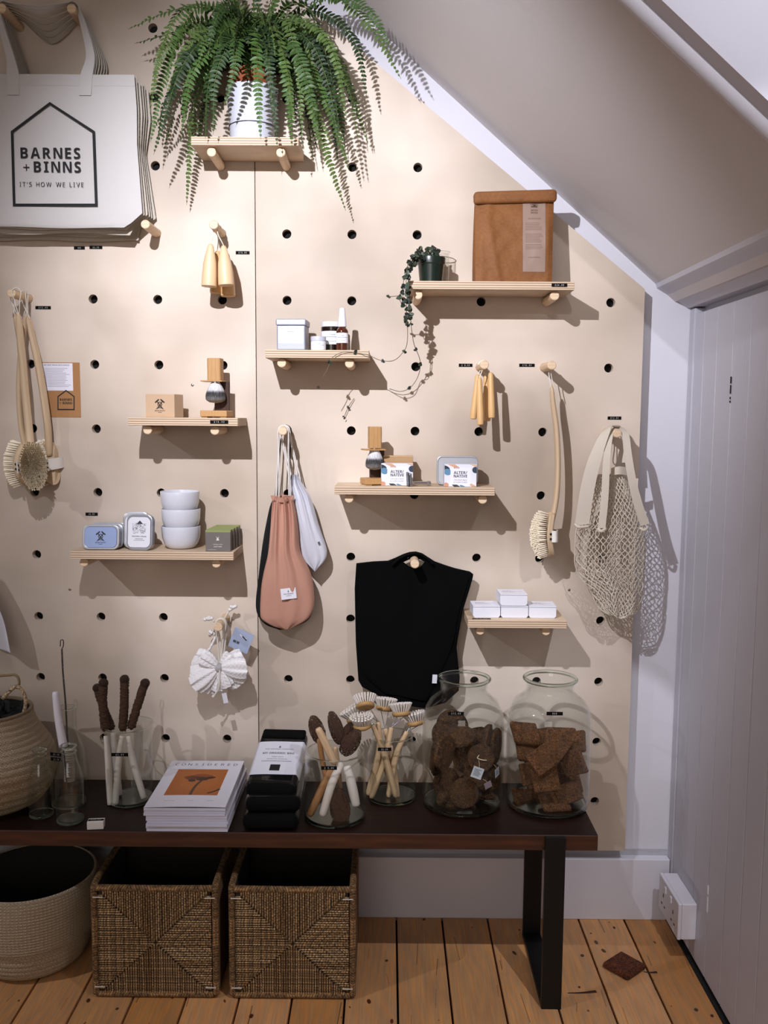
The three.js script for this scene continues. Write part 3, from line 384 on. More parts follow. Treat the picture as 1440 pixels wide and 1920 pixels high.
// ---------- drawstring bags ----------
const linenBump = pixelTex(256, 256, (u, v) => [128 + 50 * Math.sin(u * 700) + 50 * Math.sin(v * 700) + 70 * fbm(u * 20, v * 20, 6)], [12, 12], false);
{
  const peach = std('#c2907a', 0.95, { bumpMap: linenBump, bumpScale: 0.0006 }), white = std('#d6d6dd', 0.95, { bumpMap: linenBump, bumpScale: 0.0005 }), black = std('#060707', 0.95, { bumpMap: linenBump, bumpScale: 0.0005 }), cordW = std('#dcd7cf', 0.9), cordB = std('#121212', 0.9);
  const px = -0.15, py = H0 + 0.0112, g = 'drawstring bags on one peg';
  const cord = (o, m, a, b, z, pz, r = 0.0015) => part('cord', tube([a, [lerp(a[0], px - 0.0102, 0.7), lerp(a[1], py, 0.6), lerp(z, pz, 0.6)], [px - 0.0112, py - 0.012, pz], [px - 0.008, py - 0.0025, pz], [px, py + r * 0.6, pz], [px + 0.008, py - 0.0025, pz], [px + 0.0112, py - 0.012, pz], [lerp(b[0], px + 0.0102, 0.7), lerp(b[1], py, 0.6), lerp(z, pz, 0.6)], b], r, 60, 7), m, o);
  const gather = (n, amp, ph = 0) => (s, t) => amp * Math.exp(-t * 2.6) * Math.sin(s * n + ph + 0.8 * Math.sin(t * 5)) + amp * 1.1 * Math.exp(-((s - 0.3 - 0.1 * t) ** 2) * 300) * -1 * Math.max(0, 0.8 - t) + amp * -1 * Math.exp(-((s - 0.52) ** 2) * 400) * Math.max(0, 0.9 - t) + amp * -0.9 * Math.exp(-((s - 0.72) ** 2) * 500) * Math.max(0, 0.7 - t) + 0.0015 * fbm(s * 4, t * 4, ph);
  const b1 = thing('drawstring_bag', 'black drawstring bag, a dark edge showing behind the peach one', 'drawstring bag', [0, 0, 0], g);
  part('cloth_body', pouch([[-0.1704,1.0592,0.035],[-0.1817,1.0516,0.035],[-0.1982,0.9914,0.035],[-0.2152,0.875,0.035],[-0.2209,0.7869,0.035],[-0.2021,0.7576,0.035],[-0.1681,0.7437,0.035]], [[-0.1518,1.0593,0.035],[-0.1344,1.0432,0.035],[-0.1209,0.9744,0.035],[-0.1023,0.8733,0.035],[-0.086,0.8225,0.035],[-0.0961,0.7713,0.035],[-0.1403,0.7478,0.035]], 0.034, (t) => 0.004 + 0.014 * Math.sin(Math.PI * Math.min(1, t * 0.9 + 0.1)), gather(18, 0.003)), black, b1);
  cord(b1, cordB, [-0.1766,1.0493,0.036], [-0.1443,1.0433,0.036], 0.036, 0.026); part('cord', tube([[-0.1704,1.0518,0.036], [px - 0.0108, py - 0.025, 0.03], [px - 0.006, py, 0.03], [px + 0.006, py, 0.03], [px + 0.0108, py - 0.025, 0.03], [-0.1441,1.0844,0.036], [-0.1442,1.0495,0.036]], 0.0013, 40, 6), cordB, b1);
  const b2 = thing('drawstring_bag', 'white drawstring bag hanging to the right behind the peach one', 'drawstring bag', [0, 0, 0], g);
  part('cloth_body', pouch([[-0.1364,1.1127,0.05],[-0.1426,1.0941,0.05],[-0.1365,1.0571,0.05],[-0.1256,0.9887,0.05],[-0.1121,0.92,0.05],[-0.0823,0.8875,0.05]], [[-0.1216,1.1128,0.05],[-0.1118,1.0944,0.05],[-0.0933,1.0648,0.05],[-0.0723,0.9954,0.05],[-0.0537,0.9367,0.05],[-0.0561,0.9166,0.05],[-0.081,0.8875,0.05]], 0.05, (t) => 0.004 + 0.013 * Math.sin(Math.PI * Math.min(1, t * 0.9 + 0.08)), gather(22, 0.007, 1)), white, b2);
  part('printed_mark', at(box(0.005, 0.006, 0.0003), -0.0711,0.9564,0.0665, 0, 0.3, 0.4), std('#5a5a60', 0.9), b2);
  cord(b2, cordW, [-0.1399,1.1029,0.052], [-0.1214,1.1068,0.052], 0.05, 0.056); cord(b2, cordW, [-0.1352,1.1066,0.05], [-0.1154,1.103,0.05], 0.05, 0.05);
  const b3 = thing('drawstring_bag', 'peach pink drawstring bag with a small white sewn label', 'drawstring bag', [0, 0, 0], g);
  part('cloth_body', pouch([[-0.1669,1.064,0.075],[-0.1755,1.0553,0.075],[-0.1793,1.0283,0.075],[-0.1819,0.9913,0.075],[-0.1884,0.9294,0.075],[-0.1985,0.8858,0.075],[-0.2037,0.8533,0.075],[-0.2065,0.7918,0.075],[-0.2041,0.7793,0.075],[-0.1795,0.7631,0.075],[-0.1547,0.7557,0.075]], [[-0.14,1.0654,0.075],[-0.1303,1.0557,0.075],[-0.123,1.0287,0.075],[-0.1182,0.9918,0.075],[-0.1134,0.9399,0.075],[-0.1,0.9115,0.075],[-0.0914,0.8929,0.075],[-0.0828,0.8543,0.075],[-0.0828,0.8054,0.075],[-0.0952,0.7802,0.075],[-0.1361,0.7571,0.075]], 0.075, (t) => 0.005 + 0.02 * Math.sin(Math.PI * Math.min(1, t * 0.88 + 0.1)), gather(20, 0.009, 2), 50, 60), peach, b3);
  part('frilled_top', surface((s, t) => { const a = s * 6.283; const c = [-0.1535,1.0592,0.075], r = 0.0215 + 0.0025 * Math.sin(a * 5) + 0.004 * t; return [c[0] + Math.cos(a) * r, c[1] - 0.006 + t * 0.012 + 0.002 * Math.sin(a * 3), c[2] + Math.sin(a) * r * 0.55 + 0.002 * Math.sin(a * 7)]; }, 60, 4), peach, b3);
  const lab = canvasTex(128, 80, (c) => { c.fillStyle = '#dcdae0'; c.fillRect(0, 0, 128, 80); c.fillStyle = '#55545c'; c.beginPath(); c.moveTo(64, 12); c.lineTo(70, 30); c.lineTo(58, 30); c.fill(); c.font = 'bold 13px sans-serif'; c.textAlign = 'center'; c.fillText('THE ORGANIC', 64, 46); c.font = '10px sans-serif'; c.fillText('COMPANY', 64, 60); });
  part('sewn_label', at(box(0.035, 0.0253, 0.0008, 0), -0.1383,0.8434,0.0985, -0.04, 0.05, 0.12), std('#ffffff', 0.8, { map: lab }), b3);
  cord(b3, cordW, [-0.169,1.0593,0.078], [-0.135,1.0631,0.076], 0.075, 0.083); cord(b3, cordW, [-0.1614,1.0632,0.08], [-0.1383,1.0659,0.08], 0.075, 0.09);
}
// ---------- white bath puff ----------
{
  const knit = canvasTex(64, 64, (g) => { g.fillStyle = '#606060'; g.fillRect(0, 0, 64, 64); g.strokeStyle = '#e0e0e0'; g.lineWidth = 5; for (let x = 4; x < 64; x += 16) for (let y = -8; y < 72; y += 10) { g.beginPath(); g.moveTo(x, y); g.lineTo(x + 5, y + 6); g.lineTo(x + 10, y); g.stroke(); } }, [16, 16], false);
  const puffPlain = std('#e8e4e0', 0.95), puff = std('#ece9e7', 0.95, { bumpMap: knit, bumpScale: 0.0014 }), o = thing('bath_puff', 'white knitted cotton bath puff tied in a bow, with a blue-grey paper tag', 'bath puff'), cord = std('#d5cdc1', 0.9);
  const c = [-0.3035,0.6629,0.06];
  const lobes = [[163, 0.064, 0.055, 0.3], [190, 0.068, 0.05, -0.1], [214, 0.074, 0.05, 0.4], [240, 0.07, 0.05, 0.3], [262, 0.058, 0.036, 0.2], [292, 0.052, 0.036, -0.3], [315, 0.066, 0.046, 0.2], [338, 0.07, 0.044, 0.1], [358, 0.07, 0.05, 0.5], [18, 0.062, 0.05, -0.3], [40, 0.044, 0.036, 0.2], [146, 0.048, 0.036, 0.2]];
  lobes.forEach(([deg, len, wid, tw], i) => {
    const a = deg * Math.PI / 180, ux = Math.cos(a), uy = Math.sin(a), zc = c[2] - 0.012 + (i % 3) * 0.01;
    part('knitted_loop', surface((s, t) => { const ang = (s - 0.5) * 5.6, w = wid * 0.5 * Math.pow(Math.sin(Math.PI * Math.min(1, t * 0.62 + 0.02)), 0.8), r = len * t * (1 - 0.16 * Math.abs(Math.sin(ang * 0.5)) * t), ruff = 0.0028 * Math.sin(s * 38 + i * 2) * t; const lx = Math.sin(ang) * w + ruff, lz = Math.cos(ang) * w * 0.5 + tw * 0.01 * t + ruff * 0.8; return [c[0] + ux * r - uy * lx, c[1] + uy * r + ux * lx, zc + lz + 0.012]; }, 60, 22, 0.12, len), puff, o);
  });
  part('centre_tie', at(new THREE.SphereGeometry(0.011, 18, 12), c[0], c[1], c[2] + 0.018), puff, o);
  const py = H0 - 0.45;
  for (const [dx, z] of [[0, 0.07], [0.004, 0.062]]) part('cord', tube([[c[0] + dx, c[1] + 0.004, c[2] + 0.012], [-0.3 - 0.008 + dx, py - 0.03, z], [-0.3 - 0.0118, py, z], [-0.3 - 0.006, py + 0.011, z], [-0.3 + 0.006, py + 0.0115, z], [-0.3 + 0.0122, py, z], [-0.3 + 0.006 + dx, py - 0.035, z], [c[0] + 0.003 + dx, c[1] + 0.004, c[2] + 0.012]], 0.0021, 50, 7), cord, o);
  part('cord', tube([[-0.3121,0.733,0.07], [-0.3274,0.7037,0.07], [-0.3446,0.6846,0.066], [-0.3372,0.6729,0.06]], (t) => 0.0042 * (0.6 + 0.4 * t), 20, 8), puff, o);
  part('cord', tube([[-0.3002,0.6647,0.085], [-0.3023,0.6179,0.09], [-0.3124,0.6,0.09]], 0.0022, 16, 7), cord, o); part('cord_knot', at(new THREE.SphereGeometry(0.0042, 12, 8), -0.3149,0.5975,0.09), cord, o);
  for (const [a, b2] of [[[-0.2784,0.7931,0.03], [-0.294,0.773,0.05]], [[-0.3316,0.7739,0.05], [-0.317,0.7663,0.055]], [[-0.3284,0.7322,0.03], [-0.3178,0.7461,0.045]]]) { part('cord', tube([b2, [lerp(a[0], b2[0], 0.5), lerp(a[1], b2[1], 0.5) + 0.004, a[2]], a], 0.0019, 14, 6), cord, o); const g = []; for (let i = 0; i < 6; i++) g.push(at(new THREE.SphereGeometry(0.0045, 8, 6), a[0] + rr(-0.008, 0.008), a[1] + rr(-0.003, 0.006), a[2] + rr(-0.002, 0.004))); part('tassel', merge(g), puffPlain, o); }
  const tagTex = canvasTex(128, 128, (g) => { g.fillStyle = '#a8b4cc'; g.fillRect(0, 0, 128, 128); g.strokeStyle = '#e8ecf4'; g.lineWidth = 7; g.beginPath(); g.moveTo(44, 30); g.quadraticCurveTo(70, 46, 92, 42); g.stroke(); g.strokeStyle = '#22262e'; g.beginPath(); g.moveTo(62, 36); g.lineTo(96, 50); g.stroke(); g.fillStyle = '#4a4e5a'; g.fillRect(18, 76, 20, 16); g.fillRect(42, 76, 18, 16); });
  part('paper_tag', at(box(0.0492, 0.0516, 0.0008), -0.2561,0.7202,0.047, 0.1, -0.15, -0.38), std('#ffffff', 0.6, { map: tagTex }), o);
  part('sewn_label', at(box(0.0109, 0.0241, 0.0008), -0.2877,0.5939,0.09, 0, 0, 0.2), std('#dedce4', 0.8), o);
}
// ---------- black tote ----------
{
  const black = phys('#050606', 0.95, { specularIntensity: 0.2, bumpMap: linenBump, bumpScale: 0.0004 }), o = thing('black_tote', 'black cotton tote bag hanging flat from a peg by its loop handle', 'tote bag');
  const out = [[0.0144,0.9046,0.04],[0.0544,0.9096,0.04],[0.0887,0.9114,0.04],[0.1068,0.9189,0.04],[0.1254,0.9279,0.04],[0.1391,0.9324,0.04],[0.1541,0.9338,0.04],[0.1691,0.9295,0.04],[0.198,0.9108,0.04],[0.2231,0.9021,0.04],[0.247,0.8947,0.04],[0.2808,0.8874,0.04],[0.2891,0.8811,0.04],[0.2874,0.871,0.04],[0.2815,0.8481,0.04],[0.2655,0.7932,0.04],[0.2546,0.7239,0.04],[0.2524,0.7059,0.04],[0.2611,0.6336,0.04],[0.2591,0.6011,0.04],[0.2278,0.5709,0.04],[0.1785,0.5575,0.04],[0.1187,0.5661,0.04],[0.0792,0.5814,0.04],[0.0296,0.6083,0.04],[0.0207,0.6238,0.04],[0.014,0.7168,0.04],[0.0109,0.8459,0.04]], s = shapeOf(out.map((p) => [p[0], p[1]]));
  const oc = [0.1506,0.9066,0.04], hp = new THREE.Path(); [[-26, -2], [-14, -13], [2, -16], [16, -11], [24, -3], [14, 10], [2, 15], [-12, 9]].map(([x, y]) => [oc[0] + x * 0.00121, oc[1] - y * 0.00121]).forEach((p, i) => i ? hp.lineTo(...p) : hp.moveTo(...p)); hp.closePath(); s.holes.push(hp);
  const g = extrude(s, 0.012, 0.003, 1, 6); g.translate(0, 0, 0.034); part('cloth_body', boxUV(g), black, o);
  part('cloth_fold', pouch([[0.0198,0.8996,0.05],[0.0176,0.839,0.05],[0.0205,0.7373,0.05],[0.031,0.6475,0.05],[0.0817,0.5962,0.05]], [[0.2789,0.8765,0.05],[0.2719,0.8474,0.05],[0.2553,0.7902,0.05],[0.2415,0.7135,0.05],[0.1829,0.5776,0.05]], 0.0465, (t) => 0.003 + 0.004 * Math.sin(t * 3.1), (s, t) => 0.004 * fbm(s * 3, t * 3, 2) - 0.004 * Math.exp(-((s - 0.65 + t * 0.3) ** 2) * 60)), black, o);
  part('handle_band', tube([[0.0981,0.9028,0.05],[0.1166,0.9192,0.05],[0.1389,0.9295,0.05],[0.1563,0.9315,0.05],[0.1737,0.9247,0.05],[0.1939,0.906,0.05]], 0.0055, 30, 8, 0.5), black, o);
  part('handle_band', ribbon([[0.1045,0.8955,0.036],[0.1258,0.9099,0.03],[0.1508,0.9189,0.03],[0.1722,0.9128,0.03],[0.1947,0.8936,0.036]], Array(5).fill([0, 0.3, 1]), 0.02, 0.002, 24), black, o);
  part('side_label', at(box(0.0111, 0.0209, 0.0009), 0.2009,0.6331,0.0535, 0, 0.1, -0.05), std('#d8d8de', 0.8), o);
}
// ---------- string bag ----------
{
  const yarn = std('#cfc4b2', 0.95, { bumpMap: canvasBump, bumpScale: 0.0004 }), o = thing('string_bag', 'cream cotton net string bag with woven straps hanging at the right edge of the pegboard', 'string bag');
  const L = [[0.5619,1.1195,0.075],[0.5394,1.0583,0.075],[0.5217,0.9968,0.075],[0.5194,0.9474,0.075],[0.5205,0.9102,0.075],[0.5349,0.8792,0.075],[0.5515,0.8606,0.075],[0.5672,0.8295,0.075],[0.5815,0.8045,0.075],[0.6116,0.7897,0.075]], R = [[0.6274,1.12,0.075],[0.6539,1.0592,0.075],[0.6744,0.998,0.075],[0.6811,0.9486,0.075],[0.68,0.9114,0.075],[0.6801,0.8741,0.075],[0.6788,0.8429,0.075],[0.6725,0.8115,0.075],[0.6608,0.7951,0.075],[0.6302,0.7886,0.075]];
  const sm = (a) => { const c = new THREE.CatmullRomCurve3(a.map((p) => V(p[0], p[1], 0)), false, 'centripetal'); return (t) => c.getPointAt(t); }, l = sm(L), r = sm(R);
  const body = (s, t, k) => { const a = l(t), b = r(t), e = Math.sqrt(Math.max(0, 1 - (2 * s - 1) ** 2)); return [lerp(a.x, b.x, s), lerp(a.y, b.y, s), 0.07 + k * e * (0.012 + 0.03 * Math.sin(Math.PI * Math.min(1, t * 0.85 + 0.1))) + 0.006 * Math.sin(s * 17 + t * 2) * e - 0.01 * Math.exp(-((s - 0.48) ** 2) * 90) * e]; };
  for (const k of [1, -1]) {
    const gs = []; const N = 13;
    for (let i = -6; i < N + 6; i++) for (const d of [1, -1]) { const pts = []; for (let j = 0; j <= 60; j++) { const t = j / 60, zig = 0.5 / N * (Math.abs(((t * 24 + (d > 0 ? 0 : 1)) % 2) - 1) * 2 - 1) * 0.95, s = (i + 0.5) / N + zig + 0.004 * Math.sin(j * 3.7 + i); if (s > 0.002 && s < 0.998) pts.push(body(s, t, k)); else if (pts.length > 4) break; } if (pts.length > 5) gs.push(tube(pts, k > 0 ? 0.0012 : 0.001, pts.length * 2, 4)); }
    for (let j = 1; j < 0; j++) { const pts = []; for (let i = 0; i <= 26; i++) { const s = i / 26; pts.push(body(Math.min(0.999, Math.max(0.001, s)), Math.min(1, j / 33 + 0.006 * Math.sin(i * 2.2 + j)), k)); } if (k > 0) gs.push(tube(pts, 0.0006, 40, 4)); }
    part('net', merge(gs), yarn, o);
  }
  part('net_edge', tube([...L.map((p) => [p[0], p[1], 0.07]), ...R.slice().reverse().map((p) => [p[0], p[1], 0.07])], 0.0013, 80, 6), yarn, o);
  const band = (pts, dirs, w, n = 60) => part('woven_strap', ribbon(pts, dirs, w, 0.003, n), yarn, o);
  const f = [1, 0, 0.25], z = [0.1, 0, 1];
  band([[0.613,1.2263,0.06],[0.5971,1.23,0.075],[0.5828,1.2253,0.09],[0.5692,1.205,0.1],[0.5541,1.1694,0.108],[0.5404,1.1217,0.112],[0.5313,1.0677,0.112],[0.5255,1.0081,0.108]], [[0.5, 0.5, 0.8], z, [0.5, 0.3, 0.8], [1, 0.4, 0.3], [1, 0.3, 0.2], [1, 0.22, 0.1], [1, 0.2, 0.1], [1, 0.16, 0.1]], (t) => lerp(0.014, 0.033, Math.min(1, t * 1.6)));
  band([[0.6131,1.2249,0.05],[0.5961,1.2228,0.08],[0.5836,1.2028,0.1],[0.5742,1.1461,0.117],[0.5718,1.0749,0.122],[0.5674,1.0026,0.12]], [z, z, [0.8, 0, 0.6], f, f, f], (t) => lerp(0.013, 0.017, t));
  band([[0.6131,1.2261,0.05],[0.6166,1.2252,0.07],[0.6204,1.2136,0.09],[0.6241,1.1698,0.105],[0.6339,1.1105,0.112],[0.6495,1.0564,0.11],[0.6679,1.009,0.106]], [z, [-0.6, 0, 0.8], [-1, 0, 0.2], [-1, 0, -0.2], [-1, 0, -0.1], [-1, -0.3, 0], [-1, -0.3, 0]], (t) => lerp(0.013, 0.021, t));
  band([[0.6205,1.2247,0.03],[0.633,1.2211,0.03],[0.6388,1.1919,0.04],[0.6304,1.146,0.06]], [z, [-0.6, 0, 0.8], [-1, 0, 0], [-1, 0, 0]], (t) => lerp(0.012, 0.016, t), 30);
  band([[0.592,1.1268,0.09],[0.6063,1.1311,0.1],[0.6294,1.1283,0.09]], [[0, 1, 0], [0, 1, 0], [0, 1, 0]], 0.018, 20);
  for (const p of [[[0.5094,1.0106,0.11],[0.5155,1.0041,0.116],[0.5403,1.0051,0.112]], [[0.5595,1.0023,0.118],[0.5655,0.9959,0.124],[0.577,1.0015,0.12]], [[0.6579,1.0014,0.104],[0.666,0.9973,0.11],[0.6764,1.0037,0.102]]]) part('hem', tube(p, 0.0035, 16, 8), yarn, o);
  part('tied_cord', tube([[0.6056,1.2284,0.04],[0.6048,1.18,0.06],[0.6011,1.1463,0.07],[0.6073,1.1415,0.07],[0.6109,1.1801,0.06]], 0.0014, 30, 6), yarn, o);
}
// ---------- white cloth at the left edge ----------
{
  const white = std('#d9d8de', 0.95, { bumpMap: linenBump, bumpScale: 0.0006 }), o = thing('hanging_cloth', 'white cloth hanging at the left edge of the picture beside the basket handle', 'cloth');
  part('cloth', pouch([[-0.905, 0.912], [-0.93, 0.86], [-0.955, 0.79]], [...[[-0.8685,0.8984,0.07],[-0.8362,0.836,0.07],[-0.8089,0.7669,0.07],[-0.7954,0.6896,0.07]]], 0.062, (t) => 0.002 + 0.006 * t, (s, t) => 0.006 * Math.sin(s * 16 + 1) * t), white, o);
  part('hanging_loop', tube([[-0.905, 0.91, 0.06], [-0.911, 0.917, 0.06], [-0.9, 0.9255, 0.06], [-0.889, 0.917, 0.06], [-0.893, 0.905, 0.06]], 0.0014, 20, 6), white, o);
}

// ---------- things on the shelves ----------
const kraftTex = pixelTex(256, 256, (u, v) => tone([176, 128, 78], 1 + 0.14 * fbm(u * 60, v * 60, 3) + 0.1 * fbm(u * 5, v * 5, 9)), [3, 3]);
const kraftBump = pixelTex(256, 256, (u, v) => [128 + 120 * fbm(u * 6, v * 6, 4, 3)], [4, 4], false);
const kraft = std('#b8a284', 0.75, { map: kraftTex, bumpMap: kraftBump, bumpScale: 0.006 });
const boxKraft = std('#c3a484', 0.8), tin = std('#b9bbc0', 0.32, { metalness: 0.75 }), whiteLabel = std('#e0e0e6', 0.7);
const printed = (w, h, draw, rough = 0.65) => std('#ffffff', rough, { map: canvasTex(w, h, draw) });
const face = (w, h) => new THREE.PlaneGeometry(w, h);
function crest(g, x, y, s, ink) {   // two crossed hammers over a ring, as printed on the shaving boxes
  g.save(); g.translate(x, y); g.scale(s, s); g.strokeStyle = g.fillStyle = ink; g.lineWidth = 7; g.lineCap = 'round';
  for (const k of [-1, 1]) { g.save(); g.scale(k, 1); g.beginPath(); g.moveTo(-22, 34); g.lineTo(24, -22); g.stroke(); g.beginPath(); g.lineWidth = 11; g.moveTo(10, -34); g.lineTo(36, -14); g.stroke(); g.lineWidth = 7; g.restore(); }
  g.lineWidth = 6; g.beginPath(); g.arc(0, 2, 17, 0, 7); g.stroke(); g.beginPath(); g.moveTo(-28, 38); g.quadraticCurveTo(0, 18, 28, 38); g.stroke(); g.font = 'bold 15px serif'; g.textAlign = 'center'; g.fillText('MERCHANT', 0, 58); g.fillRect(-16, 64, 32, 3); g.restore();
}
// paper bag
{
  const y0 = S7.y, bx = 0.3606, o = thing('paper_bag', 'large brown kraft paper bag with a rolled top and a long printed label', 'paper bag', [bx, y0, 0.065]);
  const W = 0.1709, Ht = 0.2066;
  const f = (s, t, k) => { // t 0 bottom .. 1 top
    const w = W * (0.985 + 0.03 * t), d = lerp(0.044, 0.012, Math.pow(t, 1.3)), x = (s - 0.5) * w, e = Math.min(1, Math.min(s, 1 - s) * 14); return [x + 0.004 * (t - 0.5) * (t), Ht * 0.9 * t + 0.0003, k * d * (0.9 + 0.1 * e) + k * e * 0.006 * fbm(s * 3, t * 3, k, 3) + (k > 0 ? 0.006 * Math.sin(t * 3) * e : 0) + (k > 0 ? 0.006 * Math.max(0, 1 - Math.abs(s - 0.16 - 0.14 * (1 - t) ** 2) * 12) * e * (1 - t * 0.5) : 0)]; };
  const side = (s, t, q) => { const a = f(q, t, 1), b = f(q, t, -1), v = 1 - Math.abs(2 * s - 1); return [lerp(a[0], b[0], s) + (q ? -1 : 1) * v * 0.016 * Math.min(1, t * 2.2), lerp(a[1], b[1], s), lerp(a[2], b[2], s)]; };
  part('bag_body', merge([surface((s, t) => f(s, 1 - t, 1), 40, 40, W, Ht), surface((s, t) => f(1 - s, 1 - t, -1), 30, 30, W, Ht), surface((s, t) => side(s, 1 - t, 0), 8, 30, 0.08, Ht), surface((s, t) => side(1 - s, 1 - t, 1), 8, 30, 0.08, Ht), at(box(W * 0.97, 0.001, 0.08), 0, 0.0005, 0)]), kraft, o);
  part('rolled_top', boxUV(at(box(W * 1.065, 0.027, 0.03, 0.008), 0.002, Ht * 0.9 + 0.003, 0.014, 0.12, 0, 0.035)), kraft, o);
  const lt = printed(256, 800, (g) => { g.fillStyle = '#8f7768'; g.fillRect(0, 0, 256, 800); g.fillStyle = '#3a2618'; g.textAlign = 'center'; g.lineWidth = 5; g.strokeStyle = '#3a2618'; for (let i = 0; i < 7; i++) { g.beginPath(); g.moveTo(128, 70); g.lineTo(128 + Math.cos(3.5 + i * 0.46) * 48, 66 + Math.sin(3.5 + i * 0.46) * 42); g.stroke(); } g.fillRect(90, 74, 76, 12); g.font = 'bold 26px sans-serif'; g.fillText('MOTH', 128, 130); g.fillText('WOOD', 128, 158); g.font = '24px serif'; g.fillText('sandalwood', 128, 222); g.fillStyle = '#6d5344'; for (let y = 262; y < 560; y += 15) if (![352, 367, 487].includes(y)) g.fillRect(28, y, rr(150, 200), 5); g.fillRect(60, 640, 136, 8); });
  part('printed_label', surface((s, t) => { const S = 0.6 + s * 0.29 + t * 0.012, p = f(S, 0.985 - t * 0.86, 1); p[2] += 0.0011; return p; }, 12, 24), lt, o);
}
// trailing plant and its glass
const glassThin = phys('#fafbfa', 0.02, { transmission: 1, thickness: 0, ior: 1.38 });
const glassSolid = phys('#f4fbf6', 0.03, { transmission: 1, thickness: 0.004, ior: 1.45, attenuationColor: new THREE.Color(0.75, 0.9, 0.82), attenuationDistance: 0.05 });
function glassVessel(o, prof, rimR, rimT, baseR, baseT, n = 56) {
  part('glass_wall', merge([lathe(prof, n), lathe(prof.map(([x, y], i) => [x - Math.min(0.0032, x * 0.06), y + (i ? 0 : 0.003)]), n)]), glassThin, o);
  const rimY = prof[prof.length - 1][1]; part('rim', (() => { const g = new THREE.TorusGeometry(rimR, rimT, 12, n); g.rotateX(Math.PI / 2); g.translate(0, rimY, 0); return g; })(), glassSolid, o);
  part('base', lathe([[0, 0.0004], [baseR * 0.93, 0.0004], [baseR, baseT * 0.4], [baseR * 0.985, baseT * 0.95], [baseR * 0.9, baseT], [baseR * 0.5, baseT * 0.75], [0, baseT * 0.7]], n), glassSolid, o);
}
{
  const y0 = S7.y, o = thing('trailing_plant', 'trailing plant with small dark heart leaves in a dark green plastic pot', 'trailing plant', [0.1797, y0, 0.075]);
  const plastic = phys('#0f1f17', 0.3, { clearcoat: 0.3 }), r0 = 0.0255, r1 = 0.0316, h = 0.0571;
  part('plastic_pot', lathe([[0, 0.0004], [r0 * 0.95, 0.0004], [r0, 0.003], [lerp(r0, r1, 0.62), h * 0.72], [r1 * 0.97, h * 0.74], [r1, h * 0.76], [r1 * 1.02, h], [r1 * 0.96, h], [r1 * 0.9, h * 0.8], [0, h * 0.82]], 36), plastic, o);
  part('soil', lathe([[0, h * 0.9], [r1 * 0.9, h * 0.86]], 20), std('#1a120b', 1), o);
  const leafMats = ['#1d2a1d', '#171f16', '#33402f', '#48543f'].map((c) => std(c, 0.55)), vineMat = std('#6a5d4c', 0.8);
  const lw = (() => { const s = new THREE.Shape(); s.moveTo(0, 0); s.bezierCurveTo(0.3, -0.25, 0.75, 0.05, 0.5, 0.5); s.bezierCurveTo(0.38, 0.75, 0.15, 0.9, 0, 1); s.bezierCurveTo(-0.15, 0.9, -0.38, 0.75, -0.5, 0.5); s.bezierCurveTo(-0.75, 0.05, -0.3, -0.25, 0, 0); const g = extrude(s, 0.12, 0.04, 1, 5); g.translate(0, 0, -0.06); const p = g.attributes.position; for (let i = 0; i < p.count; i++) p.setZ(i, p.getZ(i) + 0.35 * p.getX(i) ** 2); g.computeVertexNormals(); return g; })();
  const put = (p, s, rz, rx, ry) => { const m = part('leaf', lw, leafMats[Math.floor(rnd() * 4)], o, [p[0], p[1], p[2]], [rx, ry, rz]); m.scale.setScalar(s); return m; };
  const P = (a) => [a[0] - o.position.x, a[1] - o.position.y, a[2] - o.position.z];
  for (let i = 0; i < 26; i++) { const a = rr(0, 6.28), r = rr(0, r1 * 0.95), p = [Math.cos(a) * r, h + rr(0.002, 0.02), Math.sin(a) * r]; put(p, rr(0.009, 0.013), rr(0, 6.28), rr(-1.2, 1.2), rr(-1, 1)); if (i % 3 === 0) part('vine', tube([[p[0] * 0.6, h * 0.85, p[2] * 0.6], p], 0.0007, 6, 5), vineMat, o); }
  const vines = [
    [[[0.169,1.5958,0.09],[0.1517,1.6026,0.11],[0.1327,1.581,0.13],[0.127,1.5351,0.15],[0.1241,1.4786,0.15],[0.1267,1.4446,0.15],[0.1262,1.4055,0.14],[0.1185,1.3896,0.12],[0.0974,1.3697,0.14],[0.0707,1.3689,0.15],[0.0415,1.3808,0.14],[0.0155,1.3859,0.13],[-0.0112,1.3876,0.135],[-0.0251,1.3829,0.136],[-0.0379,1.3735,0.137],[-0.046,1.3527,0.137],[-0.0565,1.3341,0.137]], 1],
    [[[0.1751,1.5955,0.085],[0.1567,1.6021,0.1],[0.1386,1.572,0.13],[0.1211,1.5519,0.15],[0.1156,1.5181,0.15],[0.1183,1.4842,0.15],[0.1078,1.5011,0.15]], 1.1],
    [[[0.169,1.5946,0.09],[0.1468,1.5964,0.12],[0.1304,1.5647,0.14],[0.1309,1.5019,0.145],[0.1338,1.457,0.14],[0.1406,1.4129,0.12],[0.1588,1.3706,0.05],[0.1549,1.3413,0.03],[0.1382,1.3159,0.02],[0.1161,1.306,0.015],[0.0888,1.312,0.015]], 1],
    [[[0.1639,1.5952,0.1],[0.1418,1.5969,0.13],[0.1255,1.5688,0.15],[0.1236,1.5238,0.15],[0.1286,1.4899,0.15],[0.1323,1.4605,0.15],[0.122,1.4559,0.15]], 1.3],
    [[[0.0067,1.2894,0.006],[-0.0044,1.2732,0.008],[-0.0168,1.2458,0.008]], 0.6],
    [[[0.1274,1.4899,0.15],[0.1122,1.5044,0.16],[0.0927,1.5043,0.16],[0.0859,1.5042,0.16]], 0.7],
  ];
